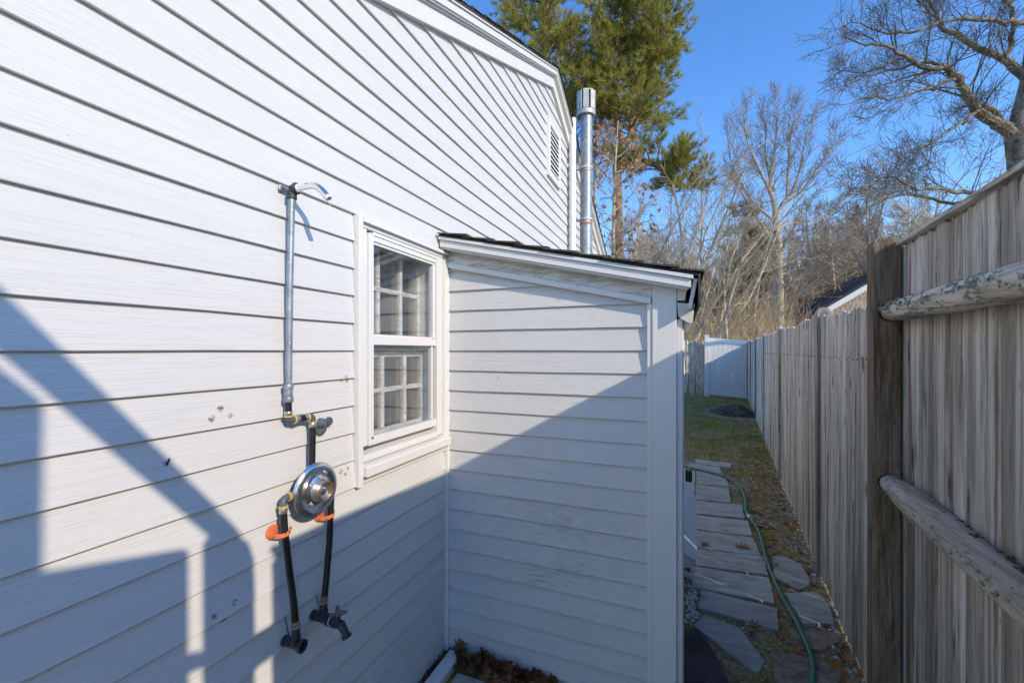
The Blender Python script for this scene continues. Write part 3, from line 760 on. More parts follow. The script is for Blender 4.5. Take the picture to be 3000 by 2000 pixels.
# ------------------------------------------------------------------ outdoor shower plumbing
sh = thing('outdoor_shower', 'exposed shower plumbing with round chrome valve plate on the siding', 'shower', (0.05, 0.98, 0.6))
def tubep(name, mat, pts, r, n=12): return build(MB().tube(pts, r, n), name, mat, sh, smooth=True)
def ringp(name, mat, c, ax, r, h, ri=0.0, n=18):
    return build(MB().lathe([(0, r * 0.93), (h * 0.15, r), (h * 0.85, r), (h, r * 0.93)], c, ax, n), name, mat, sh, smooth=True)
Z3 = (0, 0, 1)
tubep('riser_pipe', 'galv', [(0.036, 0.946, 1.452), (0.036, 0.950, 1.75), (0.036, 0.957, 2.028)], 0.0096, 14)
# elbow with wall ear at the top
tubep('elbow', 'iron', [(0.036, 0.957, 2.022), (0.036, 0.958, 2.036), (0.040, 0.959, 2.046), (0.052, 0.961, 2.049)], [0.0135, 0.0145, 0.0155, 0.0160])
ringp('elbow_lip', 'iron', (0.036, 0.957, 2.018), Z3, 0.0150, 0.007)
ringp('elbow_lip', 'iron', (0.047, 0.960, 2.049), (1, 0.1, 0), 0.0175, 0.008)
er = MB().box(0.013, 0.018, 0.930, 0.960, 2.040, 2.058); build(er, 'wall_ear', 'steel', sh, bevel=0.002)
ringp('screw', 'steel', (0.018, 0.938, 2.050), (1, 0, 0), 0.006, 0.004)
ringp('thread_tape', 'white_tape', (0.055, 0.9612, 2.049), (1, 0.1, 0), 0.0125, 0.007)
arm = [(0.056, 0.9614, 2.0493), (0.080, 0.9640, 2.0515), (0.100, 0.9660, 2.0525), (0.116, 0.9685, 2.051), (0.129, 0.971, 2.045), (0.140, 0.973, 2.035), (0.150, 0.975, 2.024), (0.157, 0.9765, 2.0155)]
tubep('shower_arm', 'chrome2', arm, 0.0105, 18)
dvec = Vector(arm[-1]) - Vector(arm[-2]); dvec.normalize(); e0 = Vector(arm[-1])
build(MB().lathe([(0, 0.0095), (0, 0.0098), (0.009, 0.0098), (0.009, 0.0078), (-0.012, 0.0078)], e0, dvec, 18, False), 'arm_thread', 'white_tape', sh, smooth=True)
build(MB().lathe([(-0.004, 0.0), (-0.004, 0.0077)], e0, dvec, 16), 'arm_bore', 'black_pipe', sh)
tubep('drip_thread', 'white_tape', [e0 + dvec * 0.008 + Vector((0, 0, -0.008)), e0 + dvec * 0.008 + Vector((0.002, 0.003, -0.02)), e0 + dvec * 0.008 + Vector((0.004, 0.004, -0.03))], 0.0006, 4)
# coupling and crimp elbows
for z, r_, h in ((1.440, 0.0145, 0.016), (1.418, 0.0125, 0.024), (1.402, 0.0145, 0.016)): ringp('coupling', 'galv', (0.036, 0.945, z), Z3, r_, h)
EZ = 1.346
tubep('pex_pipe', 'black_pipe', [(0.036, 0.945, 1.404), (0.036, 0.945, EZ + 0.024)], 0.0100)
ringp('crimp_sleeve', 'steel', (0.036, 0.945, EZ + 0.016), Z3, 0.0116, 0.012)
ringp('crimp_ring', 'yellow', (0.036, 0.945, EZ + 0.011), Z3, 0.0138, 0.004)
tubep('pex_elbow', 'grey_plastic', [(0.036, 0.945, EZ + 0.012), (0.036, 0.947, EZ + 0.003), (0.036, 0.955, EZ), (0.036, 0.966, EZ)], 0.0100)
ringp('crimp_ring', 'yellow', (0.036, 0.964, EZ), (0, 1, 0), 0.0138, 0.004)
ringp('crimp_sleeve', 'steel', (0.036, 0.968, EZ), (0, 1, 0), 0.0116, 0.014)
tubep('pex_pipe', 'black_pipe', [(0.036, 0.982, EZ), (0.036, 1.004, EZ)], 0.0100)
ringp('crimp_sleeve', 'steel', (0.036, 1.003, EZ), (0, 1, 0), 0.0116, 0.012)
ringp('crimp_ring', 'yellow', (0.036, 1.014, EZ), (0, 1, 0), 0.0138, 0.004)
tubep('pex_elbow', 'grey_plastic', [(0.036, 1.016, EZ), (0.036, 1.030, EZ), (0.037, 1.034, EZ - 0.004), (0.038, 1.034, EZ - 0.014)], 0.0100)
ringp('crimp_ring', 'yellow', (0.038, 1.034, EZ - 0.019), Z3, 0.0138, 0.004)
ringp('crimp_sleeve', 'steel', (0.038, 1.034, EZ - 0.034), Z3, 0.0116, 0.014)
tubep('pex_pipe', 'black_pipe', [(0.038, 1.034, EZ - 0.030), (0.039, 1.031, 1.22), (0.040, 1.028, 1.13)], 0.0104)
# grey drop-ear clip
ec = MB().lathe([(0, 0.026), (0.006, 0.026)], (0.014, 1.088, 1.300), (1, 0, 0), 20)
ec.lathe([(0, 0.018), (0.018, 0.012)], (0.018, 1.084, 1.316), (1, 0.2, 0.2), 14); ec.box(0.018, 0.028, 1.080, 1.122, 1.306, 1.324); ec.lathe([(0, 0.015), (0.012, 0.013)], (0.018, 1.117, 1.317), (1, 0.2, 0.1), 14)
build(ec, 'pipe_clip', 'grey_plastic', sh, bevel=0.002)
ringp('screw', 'brass', (0.020, 1.096, 1.286), (1, 0, 0), 0.004, 0.004)
# chrome valve plate, hub, valve body
VC = (0.0, 1.024, 1.118)
vp = MB().lathe([(0.060, 0.020), (0.058, 0.076), (0.060, 0.0845), (0.064, 0.0855), (0.068, 0.083), (0.073, 0.076), (0.0745, 0.066), (0.0715, 0.058), (0.070, 0.050), (0.072, 0.042), (0.078, 0.036), (0.080, 0.030)], VC, (1, 0, 0), 56)
build(vp, 'valve_plate', 'chrome', sh, smooth=True)
build(MB().lathe([(0.074, 0.037), (0.082, 0.034), (0.082, 0.030), (0.104, 0.0295), (0.104, 0.0265), (0.086, 0.0265)], VC, (1, 0, 0), 36, False), 'hub_sleeve', 'steel', sh, smooth=True)
build(MB().lathe([(0.104, 0.0300), (0.109, 0.0300), (0.109, 0.0262), (0.104, 0.0262)], VC, (1, 0, 0), 36, False), 'hub_rim', 'brass', sh, smooth=True)
build(MB().lathe([(0.078, 0.026), (0.090, 0.025), (0.094, 0.016), (0.100, 0.010), (0.101, 0.0)], VC, (1, 0, 0.0), 28), 'cartridge', 'chrome2', sh, smooth=True)
ringp('screw', 'steel', (0.072, 0.999, 1.078), (1, 0, 0), 0.0045, 0.005)
ringp('screw', 'steel', (0.072, 1.055, 1.164), (1, 0, 0), 0.0045, 0.005)
build(MB().lathe([(0.0, 0.028), (0.058, 0.032)], (0.006, 1.022, 1.12), (1, 0, 0), 18), 'valve_body', 'brass', sh, smooth=True)
# left feed
tubep('pex_pipe', 'black_pipe', [(0.044, 1.000, 1.120), (0.044, 0.965, 1.120)], 0.0104)
ringp('crimp_sleeve', 'steel', (0.044, 0.964, 1.120), (0, -1, 0), 0.0116, 0.022)
ringp('crimp_ring', 'yellow', (0.044, 0.942, 1.120), (0, -1, 0), 0.0138, 0.005)
tubep('pex_elbow', 'grey_plastic', [(0.044, 0.938, 1.120), (0.044, 0.924, 1.119), (0.045, 0.919, 1.113), (0.046, 0.919, 1.100)], 0.0100)
ringp('crimp_ring', 'yellow', (0.046, 0.919, 1.094), Z3, 0.0138, 0.005)
ringp('crimp_sleeve', 'steel', (0.046, 0.919, 1.078), Z3, 0.0116, 0.016)
tubep('feed_pipe', 'black_pipe', [(0.046, 0.919, 1.082), (0.046, 0.925, 1.01), (0.048, 0.938, 0.90), (0.052, 0.950, 0.80), (0.054, 0.954, 0.735)], 0.0102, 14)
# right feed
tubep('feed_pipe', 'black_pipe', [(0.046, 1.106, 1.09), (0.046, 1.102, 1.03), (0.050, 1.092, 0.92), (0.054, 1.074, 0.80), (0.056, 1.064, 0.745)], 0.0102, 14)
# orange half clips: a round wall plate, a strap over the pipe and two screws
def clip(y, z):
    c = MB().lathe([(0, 0.022), (0.003, 0.022), (0.006, 0.017)], (0.008, y - 0.014, z + 0.002), (1, 0, 0), 20)
    build(c, 'pipe_clip', 'orange', sh, smooth=True)
    arcp = [(0.020, y - 0.030, z - 0.006), (0.034, y - 0.024, z - 0.005), (0.052, y - 0.013, z - 0.003), (0.0585, y, z), (0.052, y + 0.013, z + 0.002), (0.040, y + 0.022, z + 0.004)]
    secs = []
    for (x_, y_, z_) in arcp: secs.append([(x_, y_, z_ - 0.0065), (x_, y_, z_ + 0.0065), (x_ - 0.0025, y_, z_ + 0.0065), (x_ - 0.0025, y_, z_ - 0.0065)])
    build(MB().sections(secs), 'clip_strap', 'orange', sh, bevel=0.0008)
    ringp('screw', 'rust', (0.030, y - 0.027, z - 0.005), (1, -0.6, 0), 0.0042, 0.004); ringp('screw', 'rust', (0.038, y + 0.022, z + 0.004), (1, 0.4, 0), 0.0042, 0.004)
clip(0.927, 1.017); clip(1.100, 1.007)
# lower tees
def tee(y, z, bore):
    ringp('union', 'rust', (0.056, y, z + 0.058), Z3, 0.0110, 0.012)
    ringp('union', 'galv', (0.056, y, z + 0.050), Z3, 0.0145, 0.007)
    ringp('union', 'iron', (0.056, y, z + 0.024), Z3, 0.0118, 0.026)
    ringp('union', 'iron', (0.056, y, z + 0.018), Z3, 0.0142, 0.006)
    t = MB().lathe([(0.0, 0.0160), (0.007, 0.0160), (0.009, 0.0135), (0.044, 0.0142), (0.058, 0.0145), (0.060, 0.0188), (0.072, 0.0188), (0.072, 0.0132 if bore else 0.010), (0.050, 0.0128)], (0.010, y, z), (1, 0.06, -0.05), 20, not bore)
    t.tube([(0.056, y, z), (0.056, y, z + 0.026)], 0.0132, 14)
    build(t, 'pipe_tee', 'iron', sh, smooth=True)
tee(0.954, 0.672, True)
build(MB().lathe([(0.050, 0.0), (0.050, 0.0128)], (0.010, 0.954, 0.672), (1, 0.06, -0.05), 16), 'bore', 'black_pipe', sh)
TY, TZ = 1.062, 0.688
tee(TY, TZ, False)
sb = MB()
sb.lathe([(0.0, 0.0130), (0.008, 0.0130), (0.010, 0.0165), (0.026, 0.0165), (0.028, 0.0138), (0.048, 0.0138)], (0.081, TY + 0.004, TZ - 0.004), (1, 0.0, -0.1), 16)
sb.tube([(0.122, TY + 0.004, TZ - 0.008), (0.133, TY + 0.003, TZ - 0.014), (0.145, TY + 0.004, TZ - 0.036)], [0.0130, 0.0130, 0.0118], 14)
sb.lathe([(0, 0.0155), (0.008, 0.0155), (0.008, 0.011), (-0.005, 0.011)], (0.145, TY + 0.004, TZ - 0.036), (0.45, 0.05, -0.86), 16)
sb.tube([(0.108, TY + 0.004, TZ - 0.006), (0.111, TY + 0.004, TZ + 0.024)], 0.0100, 12)
build(sb, 'hose_bib', 'iron', sh, smooth=True)
ringp('thread_tape', 'white_tape', (0.080, TY + 0.004, TZ - 0.004), (1, 0.0, -0.1), 0.0158, 0.004)
HWX, HWY, HWZ = 0.112, TY + 0.004, TZ + 0.022
hw = MB().lathe([(0, 0.013), (0.010, 0.011)], (HWX, HWY, HWZ), (0.15, 0.1, 1), 14)
for a in (0.3, 2.4, 4.5):
    hw.tube([(HWX, HWY, HWZ + 0.005), (HWX + 0.020 * math.cos(a), HWY + 0.020 * math.sin(a), HWZ + 0.008), (HWX + 0.029 * math.cos(a), HWY + 0.029 * math.sin(a), HWZ + 0.010)], [0.006, 0.007, 0.005], 8)
build(hw, 'handwheel', 'grey_plastic', sh, smooth=True)
ringp('handwheel_screw', 'rust', (HWX, HWY, HWZ + 0.009), (0.15, 0.1, 1), 0.005, 0.005)
# dark slits where the siding panels were cut for the pipes
for (ya_, za_, yb_, zb_) in ((0.957, 0.757, 0.966, 0.672), (1.078, 0.756, 1.090, 0.666)):
    o = MB().slab_poly([(0.0030, ya_ - 0.0004, za_), (0.0030, ya_ + 0.0012, za_), (0.0137, yb_ + 0.0016, zb_), (0.0137, yb_ - 0.0010, zb_)], (0.0012, 0, 0))
    build(o, 'siding_slit', 'black_pipe', house)
# small insect resting on the wall
bug = MB(); bug.lathe([(0, 0.0008), (0.003, 0.0026), (0.008, 0.0032), (0.011, 0.0012), (0.0125, 0.0022), (0.016, 0.0022), (0.018, 0.0006)], (0.0105, 0.631, 1.286), (0.0, 0.45, 1), 8)
for s in (-1, 1): bug.tube([(0.0105, 0.634, 1.293), (0.0095, 0.634 + s * 0.006, 1.296), (0.008, 0.634 + s * 0.009, 1.291)], 0.0005, 4)
tagp(build(bug, 'insect', 'insect', smooth=True), 'tiny dark insect resting on the siding inside the diagonal shadow', 'insect')

# ------------------------------------------------------------------ fence on the right
FD = Vector((0.0875, 1.0, 0)).normalized(); FN = Vector((FD.y, -FD.x, 0))      # along, and outwards (+x)
def fp(y): return Vector((2.04 + 0.0875 * (y - 3.556), y, 0))
def at(y, n, z): p = fp(y) + FN * n; return (p.x, p.y, z)
rf_ = random.Random(21)
FANG = math.atan2(-FD.x, FD.y)
def picket_mesh(name, w, t, h, rnd, sd, mat, dog=0.0):
    """half-round picket standing at its own origin; face towards local -x, width along y"""
    q = random.Random(sd); m_ = MB(); secs = []
    n = 7
    zs = [0, h * 0.25, h * 0.5, h * 0.75, h - 0.05, h]
    for i, z in enumerate(zs):
        dx = q.uniform(-0.002, 0.002); wob = q.uniform(-0.0015, 0.0015)
        ww = w * (1.0 if i < 5 else 1.0 - dog)
        ring = [(0.0, -ww / 2 + wob, z), (0.0, ww / 2 + wob, z)]
        for k in range(n):
            a = math.pi * k / (n - 1)
            yy = math.cos(a) * ww / 2
            xx = -t * (0.40 + 0.60 * math.sin(a)) if rnd else -t * (0.42 + 0.58 * min(1.0, math.sin(a) ** 0.55 * 1.02)) + q.uniform(-0.0012, 0.0012)
            ring.append((xx + dx, yy + wob, z + (q.uniform(-0.012, 0.004) if i == len(zs) - 1 else 0)))
        secs.append(ring)
    m_.sections(secs)
    me = bpy.data.meshes.new(name); me.from_pydata(m_.v, [], m_.f); me.update(); me.materials.append(MT[mat])
    return me
PK = [picket_mesh('picket', 0.070 + 0.006 * (i % 4), 0.024, 1.0, True, 40 + i, 'picket', 0.12) for i in range(8)]
PW = [0.070 + 0.006 * (i % 4) for i in range(8)]
BD = [picket_mesh('board', 0.084 + 0.007 * (i % 4), 0.022, 1.0, False, 60 + i, 'board') for i in range(8)]
BW = [0.084 + 0.007 * (i % 4) for i in range(8)]
def put_picket(kind, i, parent, y, n, z0, z1, lean_=0.0):
    me = (PK if kind == 'picket' else BD)[i]
    o = bpy.data.objects.new(kind, me); link(o); o.parent = parent
    p = fp(y) + FN * n
    o.location = Vector((p.x, p.y, z0)) - parent.location
    o.rotation_euler = (lean_, 0, FANG)
    o.scale = (1, 1, z1 - z0)
    return o
# posts of the far run and the tall near post
posts = [3.556, 6.06, 8.58, 11.05, 13.4, 15.55]
def post_thing(y, z1, label, n0=-0.035, mat='post_grey', chamfer=0.02):
    t = thing('fence_post', label, 'post', tuple(fp(y)), 'fence posts')
    def rg(z, c): return [at(y - 0.043 + c, n0 + c, z), at(y - 0.043 + c, n0 + 0.09 - c, z), at(y + 0.043 - c, n0 + 0.09 - c, z), at(y + 0.043 - c, n0 + c, z)]
    m_ = MB().sections([rg(-0.25, 0), rg(z1 * 0.5, 0), rg(z1 - 0.03, 0), rg(z1, chamfer)])
    build(m_, 'shaft', mat, t, bevel=0.004)
    return t
plab = ['grey fence post beside the brown flagstone, second from the camera', 'grey fence post third from the camera, past the hose coupling',
        'grey fence post fourth from the camera beside the lawn', 'grey fence post fifth from the camera, far along the lawn',
        'sixth fence post close to the white vinyl panel', 'last fence post at the corner by the white vinyl panel']
for y, lb in zip(posts, plab): post_thing(y, 1.855, lb)
# the tall brown post with mortise holes
NPY = 2.250
tp = thing('fence_post', 'tall dark brown square fence post with round rail sockets', 'post', tuple(fp(NPY)), 'fence posts')
def rg(z, c, d=0): return [at(NPY - 0.044 + c, -0.045 + c, z), at(NPY - 0.044 + c, 0.047 - c, z), at(NPY + 0.044 - c, 0.047 - c, z), at(NPY + 0.044 - c, -0.045 + c, z)]
build(MB().sections([rg(-0.3, 0), rg(1.0, 0.001), rg(1.99, 0.0), rg(2.018, 0.006), rg(2.030, 0.022)]), 'shaft', 'post', tp, bevel=0.004)
for z in (1.716, 1.014, 0.15):
    build(MB().lathe([(0, 0.038), (0.0025, 0.038)], at(NPY - 0.0445, 0.008, z), tuple(-FD), 20), 'rail_socket', 'black_lock', tp)
# near tall panel: boards behind three split rails, cap along the top
near = thing('wooden_fence', 'tall near fence panel of weathered boards with two lichened round rails', 'fence', tuple(fp(1.1)), 'sections of wooden fence')
y = NPY + 0.05; i = 0
while y > 0.02:
    bi = rf_.randrange(8); wd = BW[bi]
    yc = y - wd / 2
    put_picket('board', bi, near, yc, 0.074 + rf_.uniform(-0.002, 0.002), 0.02, 1.985 + rf_.uniform(-0.006, 0.004), rf_.uniform(-0.0015, 0.0015))
    y -= wd - 0.0015
# cap strip along the top
cs = []
for j in range(13):
    yy = NPY - 0.030 - j * (NPY - 0.035) / 12; dz = rf_.uniform(-0.003, 0.003)
    cs.append([at(yy, 0.030, 1.986 + dz), at(yy, 0.030, 2.003 + dz), at(yy, 0.096, 2.008 + dz), at(yy, 0.096, 1.986 + dz)])
build(MB().sections(cs), 'cap_rail', 'rail', near, bevel=0.003)
def log_rail(z, r0, sag, name='rail'):
    secs = []; q = random.Random(int(z * 100)); N = 22; y0 = NPY - 0.030
    for j in range(N + 1):
        yy = y0 - j * (y0 + 0.12) / N
        tpr = min(1.0, 0.72 + 0.28 * min(1, max(0.0, (y0 - yy) / 0.30)) ** 0.6)
        r = r0 * tpr * (1 + q.uniform(-0.05, 0.05)); ring = []
        for k in range(14):
            a = 2 * math.pi * k / 14
            nn = -math.cos(a) * r * 0.98; zz = math.sin(a) * r * 1.02
            ring.append(at(yy, min(0.012 + nn, 0.0495), z + zz + sag * j / N))
        secs.append(ring)
    return build(MB().sections(secs), name, 'rail', near, smooth=True)
rails = [log_rail(1.715, 0.043, -0.005), log_rail(1.012, 0.050, -0.03), log_rail(0.15, 0.048, 0.0)]
# lichen crusts on the upper rail, moss on top of the lower one (uncountable growth)
def crust(name, mat, spots, z, r, seed):
    q = random.Random(seed); m_ = MB()
    for (yy, ang, s) in spots:
        c = Vector(at(yy, 0.012 - math.cos(ang) * r, z + math.sin(ang) * r)); nrm = Vector((FN * -math.cos(ang))) + Vector((0, 0, math.sin(ang)))
        for k in range(6):
            p = c + Vector((q.uniform(-.6, .6), q.uniform(-1, 1), q.uniform(-.6, .6))) * s
            n = 6; u = nrm.orthogonal().normalized(); w_ = nrm.cross(u); rr_ = s * q.uniform(0.35, 0.7)
            b = len(m_.v)
            for a in range(n): m_.v.append(tuple(p + (u * math.cos(a * 2 * math.pi / n) + w_ * math.sin(a * 2 * math.pi / n)) * rr_ * q.uniform(0.6, 1.2)))
            m_.v.append(tuple(p + nrm * s * 0.45))
            m_.f += [(b + a, b + (a + 1) % n, b + n) for a in range(n)]
    o = build(m_, name, mat, near); o['kind'] = 'stuff'
q = random.Random(9)
crust('lichen_crust', 'lichen', [(q.choice([2.12, 2.08, 1.98, 1.9, 1.78, 1.6, 1.52, 1.45, 1.4]) + q.gauss(0, 0.03), q.uniform(0.2, 1.3), q.uniform(0.006, 0.013)) for _ in range(70)], 1.712, 0.041, 1)
crust('lichen_crust', 'lichen', [(q.uniform(0.9, 2.15), q.uniform(-0.3, 1.4), q.uniform(0.003, 0.007)) for _ in range(120)], 1.712, 0.042, 5)
crust('lichen_crust', 'lichen', [(q.uniform(0.9, 2.15), q.uniform(-0.2, 1.5), q.uniform(0.003, 0.008)) for _ in range(110)], 1.0, 0.049, 6)
crust('lichen_crust', 'lichen', [(q.uniform(1.1, 2.1), q.uniform(-1.0, -0.4), q.uniform(0.004, 0.009)) for _ in range(40)], 1.712, 0.041, 2)
crust('moss_tuft', 'moss', [(q.uniform(0.9, 2.0), q.uniform(1.6, 2.2), q.uniform(0.006, 0.014)) for _ in range(110)], 1.0, 0.047, 3)
# far run: five panels of pointed stockade pickets, rails behind
flab = ['weathered stockade fence panel between the tall post and the second post', 'weathered stockade fence panel between second and third posts',
        'weathered stockade fence panel between third and fourth posts', 'weathered stockade fence panel between fourth and fifth posts',
        'weathered stockade fence panel between fifth and sixth posts', 'short dark fence panel ending at the white vinyl panel']
ends = [NPY] + posts
for k in range(6):
    ya, yb = ends[k] + 0.01, ends[k + 1] - 0.005
    pn = thing('wooden_fence', flab[k], 'fence', tuple(fp((ya + yb) / 2)), 'sections of wooden fence')
    y = ya
    while y < yb - 0.02:
        bi = rf_.randrange(8); wd = PW[bi]
        fr = (y - ya) / (yb - ya)
        z1 = 1.745 + 0.04 * fr + rf_.uniform(-0.012, 0.012) if k == 0 else 1.785 + 0.03 * abs(2 * fr - 1) + rf_.uniform(-0.012, 0.012)
        z0 = gz(fp(y).x, y) + 0.012
        put_picket('picket', bi, pn, y + wd / 2, 0.012 + rf_.uniform(-0.003, 0.004), z0, z1 + z0 * 0.6, rf_.uniform(-0.002, 0.002))
        y += wd + (0.0075 if rf_.random() < 0.09 and k < 3 else -0.0015)
    for z in (0.35, 0.98, 1.52):
        build(MB().tube([at(ya - 0.02, 0.045, z), at(yb + 0.02, 0.045, z)], 0.03, 8), 'rail', 'rail', pn, smooth=True)
    if k < 3:
        nm = MB(); yy = ya + 0.03
        while yy < yb:
            nm.lathe([(0, 0.0045), (0.003, 0.004)], at(yy, -0.0125, 1.515 + rf_.uniform(-0.006, 0.006)), tuple(-FN), 6); yy += 0.075
        build(nm, 'nail_row', 'iron', pn)['kind'] = 'stuff'

# gate and arbor behind the camera (its shadow falls on the siding)
gate = thing('garden_gate', 'wooden garden gate with slanted arbor brace behind the camera', 'gate', (1.73, -0.3, 0))
GX = 1.73; GO = -0.026
def gslab(name, pts, th=0.05, mat='post_grey', x=GX): return build(MB().slab_poly([(x - th / 2, y + GO, z) for y, z in pts], (th, 0, 0)), name, mat, gate)
gslab('post', [(-0.026, -0.2), (-0.026, 1.95), (-0.030, 2.00), (-0.044, 2.05), (-0.123, 2.05), (-0.123, -0.2)], 0.09)
gslab('brace', [(-0.046, 2.05), (-0.080, 2.108), (-0.494, 2.676), (-0.90, 3.23), (-0.90, 3.07), (-0.46, 2.517), (-0.123, 2.075), (-0.123, 2.05)], 0.05)
gslab('post', [(-0.46, -0.2), (-0.46, 2.49), (-0.58, 2.64), (-0.58, -0.2)], 0.09)
gslab('post', [(-1.2, -0.2), (-1.2, 3.1), (-1.3, 3.1), (-1.3, -0.2)], 0.09)
for a in range(3):
    y0 = -0.46 + a * 0.092; y1 = y0 + 0.0915
    gslab('gate_board', [(y0, 0.08), (y1, 0.08), (y1, 2.143 - (y1 + 0.46) * 0.255), (y0, 2.143 - (y0 + 0.46) * 0.255)], 0.022)
gslab('latch', [(-0.183, 1.775), (-0.150, 1.765), (-0.150, 1.80), (-0.183, 1.81)], 0.03, 'iron'); gslab('latch_bar', [(-0.183, 1.66), (-0.124, 1.66), (-0.124, 1.70), (-0.183, 1.70)], 0.02, 'iron')
fb = thing('wooden_fence', 'weathered fence panel behind the camera beyond the gate', 'fence', (1.6, -2.4, 0), 'sections of wooden fence')
for a in range(12):
    build(MB().box(1.60, 1.62, -1.32 - (a + 1) * 0.2, -1.32 - a * 0.2 - 0.003, 0.02, 1.85), 'board', 'board', fb)

# ------------------------------------------------------------------ far end: vinyl panel, picket fence, soil mound
vg = thing('vinyl_fence_panel', 'white vinyl privacy fence panel closing off the far end', 'fence', (2.45, 15.2, 0.1))
def vz(x): return 0.19 - 0.10 * (x - 1.8)
build(MB().box(1.80, 1.93, 15.12, 15.25, 0.05, 2.03), 'post', 'vinyl', vg, bevel=0.006)
build(MB().sections([[(1.785, 15.105, 2.03), (1.945, 15.105, 2.03), (1.945, 15.265, 2.03), (1.785, 15.265, 2.03)], [(1.785, 15.105, 2.05), (1.945, 15.105, 2.05), (1.945, 15.265, 2.05), (1.785, 15.265, 2.05)], [(1.855, 15.175, 2.08), (1.875, 15.175, 2.08), (1.875, 15.195, 2.08), (1.855, 15.195, 2.08)]]), 'post_cap', 'vinyl', vg)
for zz0, zz1, nm in ((-0.02, 0.14, 'bottom_rail'), (1.66, 1.80, 'top_rail')):
    build(MB().slab_poly([(1.931, 15.15, vz(1.93) + zz0), (3.02, 15.15, vz(3.02) + zz0), (3.02, 15.15, vz(3.02) + zz1), (1.931, 15.15, vz(1.93) + zz1)], (0, 0.06, 0)), nm, 'vinyl', vg, bevel=0.004)
for a in range(8):
    x0 = 1.934 + a * 0.135; x1 = x0 + 0.129
    build(MB().slab_poly([(x0, 15.165, vz(x0) + 0.12), (x1, 15.165, vz(x1) + 0.12), (x1, 15.165, vz(x1) + 1.68), (x0, 15.165, vz(x0) + 1.68)], (0, 0.03, 0)), 'slat', 'vinyl', vg, bevel=0.003)
pf = thing('picket_fence', 'old stockade fence with rounded picket tops left of the vinyl panel', 'fence', (1.2, 15.4, 0.1))
for a in range(14):
    x = 1.74 - a * 0.115
    secs = [[(x + 0.05 * s * math.cos(t), 15.40 - 0.03 * math.sin(t), z) for t in [math.pi * k / 5 for k in range(6)]] for z, s in ((0.05, 1), (1.0, 1), (1.80 + 0.02 * (a % 3), 1), (1.86 + 0.02 * (a % 3), 0.75), (1.90 + 0.02 * (a % 3), 0.25))]
    build(MB().sections(secs), 'picket', 'picket', pf)
sm_ = MB(); q = random.Random(4); nn = 15
for j in range(nn):
    for i in range(nn):
        u, v_ = i / (nn - 1) * 2 - 1, j / (nn - 1) * 2 - 1
        h = max(0, 1 - u * u - v_ * v_); sm_.v.append((2.28 + u * 0.55 + q.uniform(-.03, .03), 11.8 + v_ * 0.8 + q.uniform(-.04, .04), gz(2.2, 11.7) - 0.03 + 0.14 * h ** 0.8 * (1 + 0.6 * math.sin(u * 5 + v_ * 3)) + q.uniform(-0.02, 0.035) * (h > 0.05)))
for j in range(nn - 1):
    for i in range(nn - 1): a = j * nn + i; sm_.f.append((a, a + 1, a + nn + 1, a + nn))
tagp(build(sm_, 'soil_mound', 'dirt', smooth=True), kind='structure', label='low mound of dark turned soil on the lawn')

